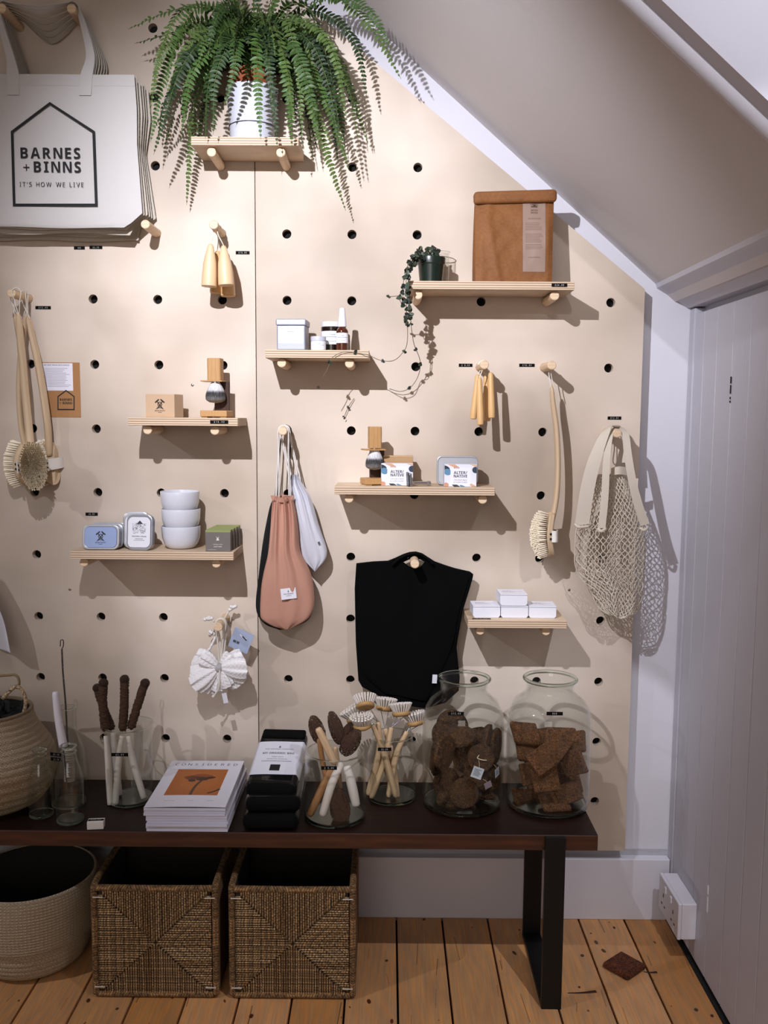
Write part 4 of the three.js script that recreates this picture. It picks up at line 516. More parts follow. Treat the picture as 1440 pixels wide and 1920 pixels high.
  vines.forEach(([pts, k], vi) => { const q = pts.map(P), c = curve(q), n = Math.round(c.getLength() / 0.0165 * (vi > 3 ? 0.8 : 1)); part('vine', tube(c, 0.00075, q.length * 5, 5), vineMat, o); for (let i = 1; i <= n; i++) { const t = i / n, a = c.getPointAt(t), sparse = (vi === 0 || vi === 2) && t > 0.42; if (sparse && i % 4) continue; for (const s of sparse ? [1, -1] : [1, -1]) put([a.x + s * 0.003, a.y + rr(-0.003, 0.003), a.z + rr(0, 0.004)], rr(0.006, 0.0105) * (sparse ? 0.85 : 1) * Math.min(1.1, k), s * rr(1.2, 2.6), rr(-0.7, 0.7), rr(-0.8, 0.8)); } });
  const gl = thing('glass_tumbler', 'clear glass tumbler standing behind the dark green plant pot', 'glass', [0.1997, y0, 0.034]); const gr = 0.0241, gh = 0.0768;
  glassVessel(gl, [[gr * 0.94, 0.002], [gr * 0.97, 0.01], [gr, gh]], gr, 0.0009, gr * 0.95, 0.006, 40);
}
// skincare
{
  const o = thing('square_tin', 'square silver-grey tin with a white label on the skincare shelf', 'tin', [-0.1283, S3.y, 0.078], undefined, -0.06); const w = 0.0657, h = 0.0681;
  const cool = std('#9c9fac', 0.4, { metalness: 0.35 });
  part('tin_body', at(box(w * 0.97, h * 0.8, w * 0.9, 0.003), 0, h * 0.4 + 0.0003, 0), cool, o); part('lid', at(box(w * 1.03, h * 0.21, w * 0.96, 0.003), 0, h * 0.9, 0), cool, o);
  part('label', at(face(w * 0.86, h * 0.52), 0, h * 0.49, w * 0.45 + 0.0004), printed(256, 160, (g) => { g.fillStyle = '#e9e9f0'; g.fillRect(0, 0, 256, 160); g.fillStyle = '#5c5c66'; g.textAlign = 'center'; g.font = 'bold 15px sans-serif'; g.fillText('NATURAL', 128, 50); g.font = '11px sans-serif'; g.fillText('BATH SALTS', 128, 70); g.fillText('lavender & rosemary', 128, 86); g.fillText('250 g', 128, 112); }), o);
  const lab = (r, h0, h1, mat, oo, a = 2.6) => part('label', surface((s, t) => { const q = (s - 0.5) * a + 0.05; return [Math.sin(q) * r, lerp(h1, h0, t), Math.cos(q) * r]; }, 24, 1), mat, oo);
  const whitePrint = printed(256, 128, (g) => { g.fillStyle = '#e6e5ec'; g.fillRect(0, 0, 256, 128); g.fillStyle = '#55545e'; g.textAlign = 'center'; g.font = 'bold 15px sans-serif'; g.fillText('CLEANSE', 128, 40); g.fillRect(40, 56, 176, 4); g.font = '11px sans-serif'; g.fillText('oil balm', 128, 80); g.fillRect(84, 96, 88, 3); });
  const amber = phys('#1a0d07', 0.12, { clearcoat: 0.6 }), lidWhite = std('#dcdce2', 0.45);
  const j = thing('balm_jar', 'tall dark glass balm jar with a white lid and label', 'jar', [-0.0425, S3.y, 0.055]); const R = 0.0245, Hj = 0.0673;
  part('jar_body', lathe([[0, 0.0003], [R * 0.93, 0.0003], [R, 0.003], [R, Hj * 0.76], [R * 0.9, Hj * 0.82], [0, Hj * 0.82]], 36), amber, j); part('lid', lathe([[R * 0.9, Hj * 0.8], [R * 0.98, Hj * 0.8], [R * 0.98, Hj * 0.985], [R * 0.92, Hj], [0, Hj]], 36), lidWhite, j); part('neck_band', lathe([[R * 0.99, Hj * 0.7], [R * 1.005, Hj * 0.71], [R * 1.005, Hj * 0.82], [R * 0.99, Hj * 0.83]], 36), amber, j); lab(R * 1.012, Hj * 0.24, Hj * 0.68, whitePrint, j);
  const k = thing('cream_jar', 'small low white cream jar in front of the dark balm jar', 'jar', [-0.0698, S3.y, 0.1]); const r = 0.0168, h2 = 0.0312;
  part('jar_body', lathe([[0, 0.0003], [r * 0.94, 0.0003], [r, 0.002], [r, h2 * 0.66], [0, h2 * 0.66]], 32), lidWhite, k); part('lid', lathe([[r * 1.02, h2 * 0.67], [r * 1.03, h2 * 0.7], [r * 1.03, h2 * 0.96], [r * 0.98, h2], [0, h2]], 32), std('#bfc0c8', 0.4), k); lab(r * 1.01, h2 * 0.08, h2 * 0.6, whitePrint, k);
  const sp = thing('spray_bottle', 'small amber glass spray bottle with a tall white cap', 'bottle', [-0.017, S3.y, 0.098]); const q = 0.0135, hb = 0.0528, ht = 0.0937;
  part('bottle_body', lathe([[0, 0.0003], [q * 0.92, 0.0003], [q, 0.003], [q, hb * 0.78], [q * 0.92, hb * 0.87], [q * 0.62, hb * 0.97], [q * 0.55, hb], [0, hb]], 32), phys('#4a1e0b', 0.1, { clearcoat: 0.7 }), sp); part('spray_cap', lathe([[q * 0.66, hb], [q * 0.7, hb + 0.001], [q * 0.66, hb + 0.012], [q * 0.5, lerp(hb, ht, 0.7)], [q * 0.46, ht - 0.001], [q * 0.36, ht], [0, ht]], 28), std('#e4e4ea', 0.4), sp); lab(q * 1.02, hb * 0.32, hb * 0.74, whitePrint, sp);
}
// kraft box with the crest
{
  const o = thing('kraft_box', 'small kraft cardboard box with a black crossed-hammers crest beside the left shaving brush', 'box', [-0.4204, S2.y, 0.075], undefined, -0.2); const w = 0.0685, h = 0.0516, d = 0.048;
  part('carton', at(box(w, h, d, 0.0008), 0, h / 2 + 0.0003, 0), boxKraft, o); part('sleeve_edge', at(box(0.0005, h * 0.98, d * 0.98), w / 2 + 0.0003, h / 2, 0), std('#ccb090', 0.8), o);
  part('crest', at(face(w * 0.62, w * 0.62), 0, h * 0.5, d / 2 + 0.0004), printed(128, 128, (g) => { g.fillStyle = '#c3a484'; g.fillRect(0, 0, 128, 128); crest(g, 64, 52, 0.85, '#15110d'); }), o);
}
// shaving brushes on their stands
const bamboo = std('#dcc3a0', 0.55, { map: woodTex([214, 186, 146], 0.2, [30, 8], 20, 1, 128, 128) }), walnut = std('#6a4a2e', 0.6, { map: woodTex([150, 120, 92], 0.2, [12, 5], 20, 2, 128, 128) }), steel = std('#c8cad0', 0.22, { metalness: 1 });
function brushStand(label, dark) {
  const o = thing('brush_stand', label, 'brush stand', [0, 0, 0], 'shaving brush stands');
  part('base', boxUV(at(box(0.062, 0.014, 0.05, 0.002), 0, 0.0094, 0)), dark ? bamboo : bamboo, o);
  for (const x of [-0.022, 0.022]) part('foot', at(box(0.014, 0.003, 0.044, 0.0006), x, 0.0015, 0), bamboo, o);
  part('upright', boxUV(at(box(0.034, 0.066, 0.01, 0.001), 0.008, 0.049, -0.018)), walnut, o);
  const s = roundRect(0.05, 0.04, 0.002), hp = new THREE.Path(); hp.absarc(0, -0.004, 0.0125, 0, 6.283, true); s.holes.push(hp); const g = extrude(s, 0.003, 0.0006); g.rotateX(-Math.PI / 2); g.translate(-0.006, 0.0815, 0); part('holder_plate', g, dark ? steel : bamboo, o); return o;
}
const bristleBrush = [canvasTex(64, 128, (g) => { const q = g.createLinearGradient(0, 0, 0, 128); q.addColorStop(0, '#eceaea'); q.addColorStop(0.38, '#c9c7c8'); q.addColorStop(0.52, '#2c2a2b'); q.addColorStop(0.68, '#3b3938'); q.addColorStop(1, '#b9b2a6'); g.fillStyle = q; g.fillRect(0, 0, 64, 128); for (let i = 0; i < 260; i++) { g.fillStyle = rnd() > 0.5 ? 'rgba(255,255,255,.18)' : 'rgba(0,0,0,.2)'; g.fillRect(rr(0, 64), rr(0, 120), 1, rr(6, 26)); } }, [4, 1])];
function shavingBrush(label) {
  const o = thing('shaving_brush', label, 'shaving brush', [0, 0, 0], 'shaving brushes hung in stands');
  const hs = roundRect(0.031, 0.029, 0.004), hg = extrude(hs, 0.05, 0.0015, 1, 5); hg.rotateX(-Math.PI / 2); hg.translate(0, 0.085, 0); part('handle', boxUV(hg), bamboo, o);
  part('ferrule', at(cyl(0.0105, 0.0105, 0.012, 24), 0, 0.0805, 0), steel, o);
  part('bristle_knot', surface((s, t) => { const a = s * 6.283, r = (t < 0.75 ? lerp(0.0108, 0.0225, Math.sin(t / 0.75 * 1.57)) : 0.0225 * Math.sqrt(Math.max(0, 1 - ((t - 0.75) / 0.25) ** 2))) * (1 + 0.02 * Math.sin(s * 90)), y = 0.078 - t * 0.043 - (t > 0.75 ? 0.002 : 0); return [Math.cos(a) * r, y, Math.sin(a) * r]; }, 60, 24), std('#ffffff', 0.85, { map: bristleBrush[0] }), o);
  return o;
}
{
  const a = brushStand('shaving brush stand on the shelf with the small kraft box', false); a.position.set(-0.3034, S2.y, 0.07); a.rotation.y = -0.12;
  const b = shavingBrush('shaving brush hanging above the kraft box shelf, handle upward'); b.position.set(-0.3046, S2.y, 0.072); b.rotation.y = -0.12;
  const a2 = copyOf(a, 'shaving brush stand left of the printed soap cartons', [0.0589, S5.y, 0.072], 0.3), b2 = copyOf(b, 'shaving brush hanging beside the printed soap cartons, its square handle upward', [0.0565, S5.y + 0.002, 0.076], 0.2);
  a2.scale.setScalar(0.98); b2.scale.set(0.92, 0.98, 0.92);
}
// printed soap cartons, soap tin, razor
{
  const art = printed(256, 180, (g) => { g.fillStyle = '#e2e1e8'; g.fillRect(0, 0, 256, 180); const blob = (x, y, rx, ry, c) => { g.fillStyle = c; g.beginPath(); g.ellipse(x, y, rx, ry, 0.4, 0, 7); g.fill(); }; blob(10, 30, 34, 18, '#22313c'); blob(24, 62, 30, 26, '#5d8aa8'); blob(60, 4, 60, 12, '#d3a183'); blob(248, 44, 26, 26, '#2d3c4c'); blob(226, 0, 40, 10, '#d8ac90'); blob(96, 176, 38, 12, '#2e3338'); blob(14, 168, 22, 20, '#c99276'); blob(226, 170, 30, 10, '#caa084'); blob(150, 180, 30, 8, '#51809c'); g.fillStyle = '#e9e8ee'; g.fillRect(48, 24, 160, 140); g.textAlign = 'center'; g.fillStyle = '#a3622d'; g.font = 'bold 20px sans-serif'; g.fillText('little', 96, 34); g.fillStyle = '#17171c'; g.font = 'bold 32px sans-serif'; g.fillText('ALTER/', 128, 78); g.fillText('NATIVE', 128, 106); g.fillStyle = '#56565f'; g.font = '15px sans-serif'; g.fillText('COCONUT MILK', 128, 132); g.fillText('& YLANG YLANG', 128, 150); });
  const art2 = art, w = 0.0721, h = 0.0504, g = 'printed white soap cartons'; const card = std('#cfcdd4', 0.7);
  const mk = (label, x, z, turn) => { const o = thing('soap_carton', label, 'soap carton', [x, S5.y, z], g, turn); part('carton', at(box(w, h, 0.028, 0.0006), 0, h / 2 + 0.0003, 0), card, o); part('printed_front', at(face(w * 0.99, h * 0.985), 0, h / 2 + 0.0003, 0.0143), art, o); return o; };
  mk('printed white soap carton between the right shaving brush and the razor', 0.1074, 0.078, 0.03); mk('printed white soap carton leaning in front of the aluminium soap tin', 0.2493, 0.1, 0);
  const k = thing('kraft_carton', 'plain brown carton behind the left printed soap carton', 'box', [0.1103, S5.y, 0.042]); part('carton', at(box(w * 0.95, h * 1.28, 0.03, 0.0008), 0, h * 0.64 + 0.0003, 0), std('#b08d63', 0.8), k); part('lid_flap', at(box(w * 0.95, 0.002, 0.031), 0, h * 1.29, 0), std('#c6a278', 0.8), k);
  const t = thing('soap_tin', 'empty rounded aluminium soap tin leaning on edge behind a soap carton', 'tin', [0.2455, S5.y + 0.0005, 0.066]); const tw = 0.0926, th = 0.0646;
  const shell = roundRect(tw, th, 0.012), hp = roundRect(tw - 0.002, th - 0.002, 0.011); const tg = extrude(shell, 0.02, 0.002, 1, 8); tg.translate(0, th / 2, -0.01); tg.rotateX(-0.1); part('tin_body', tg, tin, t); part('lid_rim', (() => { const s = roundRect(tw + 0.0016, th + 0.0016, 0.0125), q = roundRect(tw - 0.006, th - 0.006, 0.009); s.holes.push(q); const e = extrude(s, 0.008, 0.0012, 1, 8); e.translate(0, th / 2 + 0.0008, 0.003); e.rotateX(-0.1); return e; })(), tin, t);
  const r = thing('safety_razor', 'chrome safety razor lying on the shelf with its head towards the soap carton', 'razor', [0, 0, 0]); const hx = [0.1357,1.1007,0.112], ex = [0.1822,1.0959,0.09]; const y = S5.y;
  part('handle', tube([[hx[0] + 0.004, y + 0.0075, hx[2]], [lerp(hx[0], ex[0], 0.5), y + 0.0068, lerp(hx[2], ex[2], 0.5)], [ex[0], y + 0.0062, ex[2]]], (u) => 0.0042 + 0.0011 * (u > 0.86 ? 1 : 0) - 0.001 * Math.exp(-((u - 0.12) ** 2) * 200), 30, 14), steel, r); part('razor_head', at(box(0.007, 0.03, 0.022, 0.003), hx[0], y + 0.0153, hx[2], 0, 0.2, 0.05), steel, r); part('blade_guard', at(box(0.0015, 0.032, 0.024, 0.0006), hx[0] - 0.0042, y + 0.0163, hx[2], 0, 0.2, 0.05), std('#4a4c52', 0.3, { metalness: 0.9 }), r);
}
// tins, bowls and green boxes
{
  const y = S4.y;
  const soapTin = (label, w, h, x, z, tilt, turn, art, group) => { const o = thing('soap_tin', label, 'soap tin', [x, y + 0.0006, z], group, turn); const g = extrude(roundRect(w, h, Math.min(w, h) * 0.26), 0.017, 0.0035, 1, 8); g.translate(0, h / 2, -0.0085); g.rotateX(tilt); part('tin_body', g, tin, o); const s = roundRect(w * 1.015, h * 1.015, Math.min(w, h) * 0.27), q = roundRect(w * 0.86, h * 0.84, Math.min(w, h) * 0.2); s.holes.push(q); const e = extrude(s, 0.0085, 0.0014, 1, 8); e.translate(0, h / 2, 0.0008); e.rotateX(tilt); part('lid', e, tin, o); if (art) { const m = part('printed_lid', new THREE.ShapeGeometry(roundRect(w * 0.87, h * 0.85, Math.min(w, h) * 0.2), 8), art, o); const p = m.geometry.attributes.position, uv = []; for (let i = 0; i < p.count; i++) uv.push(p.getX(i) / (w * 0.87) + 0.5, p.getY(i) / (h * 0.85) + 0.5); m.geometry.setAttribute('uv', new THREE.Float32BufferAttribute(uv, 2)); m.geometry.translate(0, h / 2, 0.0088); m.geometry.rotateX(tilt); } return o; };
  const blueArt = printed(256, 160, (g) => { g.fillStyle = '#8c9cc0'; g.fillRect(0, 0, 256, 160); crest(g, 128, 72, 0.95, '#14161c'); g.strokeStyle = 'rgba(40,50,90,.25)'; g.strokeRect(6, 6, 244, 148); }, 0.45);
  const W = 0.0829, Hh = 0.0552, gb = 'blue-lidded soap tins';
  soapTin('foremost soap tin, blue lid printed with a crossed-hammers crest', W, Hh, -0.5628, 0.103, -0.16, 0.02, blueArt, gb); soapTin('soap tin directly behind the foremost blue-lidded one', W, Hh, -0.5604, 0.079, -0.14, 0, blueArt, gb); soapTin('soap tin closest to the pegboard behind the two blue-lidded ones', W, Hh, -0.5602, 0.055, -0.14, 0, blueArt, gb);
  const picArt = printed(160, 224, (g) => { g.fillStyle = '#dedde2'; g.fillRect(0, 0, 160, 224); g.strokeStyle = '#33323a'; for (let i = 0; i < 240; i++) { g.lineWidth = rr(0.6, 2); const x = rr(34, 126), yy = rr(44, 120); g.beginPath(); g.moveTo(x, yy); g.lineTo(x + rr(-9, 9), yy + rr(-3, 8)); g.stroke(); } g.fillStyle = '#33323a'; g.beginPath(); g.moveTo(60, 52); g.lineTo(84, 26); g.lineTo(108, 52); g.fill(); g.font = 'bold 13px sans-serif'; g.textAlign = 'center'; g.fillText('SHAVING CREAM', 80, 148); g.fillRect(52, 160, 56, 3); g.fillRect(40, 172, 80, 2); }, 0.5);
  const w2 = 0.06, h2 = 0.0805, gp = 'upright tins with an engraved picture';
  soapTin('foremost upright soap tin with a white engraved picture on its lid', w2, h2, -0.4742, 0.104, -0.1, -0.12, picArt, gp); soapTin('upright soap tin leaning just behind the one with the engraved picture', w2, h2, -0.4868, 0.08, -0.1, 0.02, picArt, gp); soapTin('rearmost upright soap tin, nearest the pegboard beside the bowls', w2, h2, -0.4946, 0.056, -0.1, 0.06, picArt, gp);
  const R = 0.0446, bh = 0.051, glaze = phys('#d4d5dc', 0.22, { clearcoat: 0.5 });
  const prof = [[0, 0.003], [R * 0.5, 0.0025], [R * 0.52, 0], [R * 0.58, 0], [R * 0.72, 0.003], [R * 0.87, 0.012], [R * 0.965, 0.026], [R * 0.99, 0.042], [R, bh], [R * 0.975, bh + 0.0008], [R * 0.95, bh], [R * 0.94, 0.04], [R * 0.9, 0.024], [R * 0.7, 0.008], [0, 0.0055]];
  const bx = -0.3897, names = ['bottom white porcelain bowl of the stack of three', 'middle white porcelain bowl of the stack of three', 'top white porcelain bowl of the stack of three'];
  names.forEach((n, i) => { const o = thing('bowl', n, 'bowl', [bx + [0, 0.0005, -0.0012][i], y + 0.0003 + i * 0.0398, 0.065], 'stacked white bowls'); part('bowl_body', lathe(prof, 56), glaze, o); });
  const bw = 0.0564, bhh = 0.048, slate = std('#6b655f', 0.6), moss = std('#8a9457', 0.6), front = printed(192, 160, (g) => { g.fillStyle = '#6b655f'; g.fillRect(0, 0, 192, 160); g.fillStyle = '#d2cec4'; g.beginPath(); g.moveTo(80, 28); g.lineTo(94, 44); g.lineTo(108, 28); g.lineTo(100, 46); g.lineTo(106, 66); g.lineTo(82, 66); g.lineTo(88, 46); g.fill(); g.textAlign = 'center'; g.font = '11px sans-serif'; g.fillText('SHAVING SOAP', 94, 104); g.font = 'bold 12px sans-serif'; g.fillText('ALOE VERA', 94, 124); g.fillRect(20, 146, 60, 2); });
  ['foremost grey soap box with a green top and pale printed emblem', 'second grey soap box with a green top, behind the printed foremost one', 'third grey soap box back in the row, with a green top', 'last grey soap box of the row, nearest the pegboard'].forEach((n, i) => { const o = thing('soap_box', n, 'soap box', [-0.2947 + i * 0.002, y, 0.106 - i * 0.0262], 'grey soap boxes with green tops'); part('carton', at(box(bw, bhh, 0.0255, 0.0005), 0, bhh / 2 + 0.0003, 0), slate, o); part('green_top', at(box(bw * 1.002, 0.0045, 0.0257), 0, bhh - 0.0018, 0), moss, o); if (!i) part('printed_front', at(face(bw * 0.98, bhh * 0.87), 0, bhh * 0.45, 0.0129), front, o); });
}
// white soap boxes
{
  const y = S6.y, white = std('#e2e2e8', 0.6), w = 0.0624, h = 0.027, d = 0.062, print = printed(256, 256, (g) => { g.fillStyle = '#e2e2e8'; g.fillRect(0, 0, 256, 256); g.fillStyle = '#4c3a30'; g.textAlign = 'left'; g.font = 'bold 26px sans-serif'; g.fillText('BARNES', 30, 96); g.fillStyle = '#8a4a34'; g.fillText('SOAP BAR', 30, 132); g.fillStyle = '#6a6a72'; g.fillRect(150, 112, 80, 6); g.fillRect(30, 150, 150, 5); });
  const mk = (label, x, z, yy, turn) => { const o = thing('soap_box', label, 'soap box', [x, yy, z], 'white soap boxes', turn); const s = shapeOf([[-w / 2 + 0.004, -h / 2], [w / 2 - 0.004, -h / 2], [w / 2, -h / 2 + 0.005], [w / 2, h / 2], [-w / 2, h / 2], [-w / 2, -h / 2 + 0.005]]); const g = extrude(s, d, 0.0008); g.translate(0, h / 2 + 0.0003, -d / 2); part('carton', g, white, o); part('lid_seam', at(box(w * 1.004, 0.0005, d * 1.002), 0, h - 0.0014, 0), std('#9a9aa2', 0.7), o); part('printed_lid', at(face(w * 0.94, d * 0.94), 0, h + 0.0005, 0, -Math.PI / 2), print, o); return o; };
  mk('left white soap box, next to the black tote', 0.3138, 0.076, y, 0.03); mk('middle white soap box carrying another box on its top', 0.3785, 0.076, y, 0); mk('white soap box lying on top of the middle one', 0.3755, 0.076, y + h + 0.001, 0.02); mk('right white soap box of the bottom three', 0.4432, 0.076, y, -0.03);
}

// ---------- bench ----------
const BT = 0.379;
{
  const darkTex = woodTex([62, 36, 20], 0.45, [3, 3], 24, 2, 256, 256), oak = phys('#7d5a44', 0.5, { map: darkTex, specularIntensity: 0.5 }), iron = std('#0e0e0f', 0.5, { metalness: 0.3 });
  const o = thing('bench', 'low dark-stained plank bench on black flat-steel loop legs', 'bench');
  part('plank', boxUV(at(box(1.75, 0.034, 0.274, 0.0015), 0.533 - 0.875, BT - 0.017, 0.187), 0, 0, true), oak, o);
  part('lit_front_edge', boxUV(at(box(1.749, 0.0325, 0.0022, 0.0009), 0.5325 - 0.875, BT - 0.0172, 0.3245), 0.4, 0.3, true), std('#b09880', 0.55, { map: woodTex([104, 66, 38], 0.4, [3, 3], 24, 2, 256, 256) }), o);  // same plank, coloured lighter to stand for light caught by the front face
  for (const x of [0.441, -1.15]) { const leg = part('leg_frame', (() => { const s = shapeOf([[0.058, 0], [0.3395, 0], [0.3395, BT - 0.0008], [0.3275, BT - 0.0008], [0.3275, 0.012], [0.07, 0.012], [0.07, BT - 0.036], [0.058, BT - 0.036]]); const g = extrude(s, 0.042, 0.0008); g.rotateY(-Math.PI / 2); g.translate(x + 0.021, 0.0003, 0); return boxUV(g); })(), iron, o); }
}
// ---------- glass bottles ----------
{
  const mk = (label, p, k, g) => { const o = thing('milk_bottle', label, 'bottle', [p[0], BT, p[2]], g); const R = 0.0265 * k, h = 0.148 * k; glassVessel(o, [[R * 0.9, 0.002], [R, 0.008], [R, h * 0.5], [R * 0.96, h * 0.6], [R * 0.72, h * 0.74], [R * 0.52, h * 0.85], [R * 0.5, h * 0.95], [R * 0.54, h]], R * 0.53, 0.0024, R * 0.97, 0.007); part('neck_ring', (() => { const q = new THREE.TorusGeometry(R * 0.51, 0.0015, 8, 40); q.rotateX(Math.PI / 2); q.translate(0, h * 0.93, 0); return q; })(), glassSolid, o); return o; };
  mk('small clear glass milk bottle nearest the belly basket', [-0.662, 0, 0.25], 1.0, 'small glass milk bottles'); mk('small clear glass milk bottle in front of the tall carafe', [-0.5899, 0, 0.276], 1.12, 'small glass milk bottles');
  const o = thing('glass_carafe', 'tall clear glass carafe with two black label strips behind the milk bottles', 'carafe', [-0.6222, BT, 0.19]); const R = 0.0385; glassVessel(o, [[R * 0.92, 0.003], [R, 0.01], [R, 0.105], [R * 0.93, 0.13], [R * 0.62, 0.158], [R * 0.47, 0.175], [R * 0.45, 0.2], [R * 0.5, 0.222]], R * 0.5, 0.0012, R * 0.97, 0.008);
  for (const [y, w] of [[0.128, 0.03], [0.117, 0.028]]) part('price_strip', at(tapeGeo(w, 3), -0.012, y, R * 0.97, 0, -0.25, 0), tapeMat, o);
  const wire = std('#4e4a47', 0.35, { metalness: 0.9 });
  const b = thing('wire_brush', 'long twisted wire bottle brush with a hooked end standing in the tall carafe', 'bottle brush'); const wx = [[-0.6318,0.7392,0.19],[-0.6297,0.7536,0.19],[-0.6255,0.7536,0.19],[-0.6247,0.7416,0.19],[-0.6285,0.7332,0.19],[-0.6276,0.6815,0.19],[-0.6238,0.6089,0.19],[-0.6222,0.5406,0.19],[-0.6206,0.5112,0.19]]; part('hook', tube(wx.slice(0, 5), 0.0011, 24, 6), wire, b);
  const c = curve(wx.slice(4)); for (const ph of [0, Math.PI]) { const pts = []; for (let i = 0; i <= 160; i++) { const t = i / 160, p = c.getPointAt(t), a = t * 190 + ph; pts.push([p.x + Math.cos(a) * 0.0013, p.y, p.z + Math.sin(a) * 0.0013]); } part('twisted_wire', tube(pts, 0.001, 320, 5), wire, b); }
  const bot = wx[8]; part('bristles', merge(Array.from({ length: 14 }, (_, i) => at(cyl(0.012, 0.011, 0.0012, 18), bot[0] + 0.001, bot[1] - 0.006 - i * 0.0055, bot[2]))), std('#cfc7bb', 0.9), b).userData.kind = 'stuff';
  const w = thing('white_handled_brush', 'thick white brush handle leaning in front of the tall carafe', 'bottle brush'); const wp = [[-0.6295,0.6504,0.235], [-0.6249,0.5935,0.235], [-0.6151,0.5278,0.235]]; part('handle', tube(wp, (t) => 0.0068 + 0.0026 * t - 0.0018 * (t < 0.03 ? 1 : 0), 24, 18), std('#dddbe2', 0.55), w); part('neck', tube([wp[2], [-0.6115,0.4801,0.236], [-0.608,0.4335,0.24]], 0.0016, 12, 7), wire, w);
}
// ---------- jar helper: brushes standing in a jar ----------
const jarStrip = (o, p, w, row) => part('price_strip', at(tapeGeo(w, row, 0.0078), p[0] - o.position.x, p[1] - o.position.y, p[2] - o.position.z), tapeMat, o);
const coirDark = std('#48301f', 0.95, { bumpMap: pixelTex(128, 128, (u, v) => [128 + 126 * fbm(u * 40, v * 40, 3, 2)], [30, 30], false), bumpScale: 0.003 });
const paleWood = std('#e2d2bc', 0.6, { map: pegTex }), whiteWood = std('#d9cfc5', 0.55), tanWood = std('#b08a62', 0.6, { map: pegTex });
// fuzzy bristle roll: a rippled roll of coarse fibre along points
function fuzz(pts, r, n = 70, amp = 0.0012) { const g = tube(pts, (t) => r * (0.9 + 0.1 * Math.sin(Math.min(1, t * 6) * 1.57)) * (t < 0.04 ? 0.55 + 11 * t : t > 0.97 ? 0.7 : 1), n, 20), p = g.attributes.position, nn = g.attributes.normal; for (let i = 0; i < p.count; i++) { const k = amp * (rnd() * 2 - 1) * 1.4; p.setXYZ(i, p.getX(i) + nn.getX(i) * k, p.getY(i) + nn.getY(i) * k, p.getZ(i) + nn.getZ(i) * k); } g.computeVertexNormals(); return g; }
// jar of bottle brushes
{
  const cx = -0.4925, cz = 0.163, R = 0.052, H = 0.5544 - BT, o = thing('glass_jar', 'clear glass jar with dark brushes left of the magazines', 'jar', [cx, BT, cz]);
  glassVessel(o, [[R * 0.95, 0.002], [R, 0.01], [R * 0.985, H * 0.6], [R * 0.99, H * 0.8], [R * 1.05, H]], R * 1.05, 0.0015, R * 0.98, 0.007); jarStrip(o, [-0.4988,0.5033,0.215], 0.037, 0);
  const mk = (label, head, handle, r) => { const b = thing('bottle_brush', label, 'bottle brush', [0, 0, 0], 'dark bottle brushes with pale handles'); part('bristles', fuzz(head, r), coirDark, b); part('bristle_tip', (() => { const g = new THREE.IcosahedronGeometry(r * 1.16, 3), p = g.attributes.position; for (let i = 0; i < p.count; i++) { const k = 1 + rr(-0.06, 0.06); p.setXYZ(i, p.getX(i) * k, p.getY(i) * k, p.getZ(i) * k); } g.computeVertexNormals(); g.translate(...head[0]); return g; })(), coirDark, b); part('handle', tube(handle, (t) => 0.0056 + 0.002 * Math.sin(t * 2.6), 20, 14), whiteWood, b); };
  mk('dark-bristled bottle brush in the glass jar, leaning furthest to the left at the back', [[-0.5674,0.6322,0.145], [-0.5574,0.5976,0.145], [-0.5343,0.5372,0.15]], [[-0.5321,0.5298,0.15], [-0.5286,0.4722,0.15], [-0.5193,0.3862,0.155]], 0.0085);
  mk('dark-bristled bottle brush in the glass jar, upright at its left front', [[-0.5417,0.6539,0.18], [-0.5441,0.6064,0.18], [-0.539,0.5459,0.182]], [[-0.5381,0.5336,0.182], [-0.5335,0.4735,0.186], [-0.5282,0.3808,0.195]], 0.0092);
  mk('dark-bristled bottle brush in the glass jar, the upright one in the middle', [[-0.499,0.6584,0.165], [-0.5,0.6029,0.168], [-0.5037,0.5427,0.172]], [[-0.5049,0.5307,0.173], [-0.5117,0.483,0.178], [-0.5169,0.3805,0.197]], 0.0092);
  mk('dark-bristled bottle brush in the glass jar, leaning to the right', [[-0.4558,0.6472,0.155], [-0.468,0.612,0.157], [-0.4877,0.5453,0.165]], [[-0.492,0.529,0.168], [-0.4805,0.4698,0.175], [-0.4554,0.392,0.185]], 0.0092);
}
// price block
{ const o = thing('price_block', 'small white block with a black label strip lying before the glass jar', 'price block', [-0.5243, BT, 0.309], undefined, 0.12); part('block', at(box(0.034, 0.0165, 0.02, 0.001), 0, 0.0085, 0), std('#d8d4cc', 0.7), o); part('price_strip', at(tapeGeo(0.032, 7), 0, 0.017, 0, -Math.PI / 2 + 0.0), tapeMat, o); }
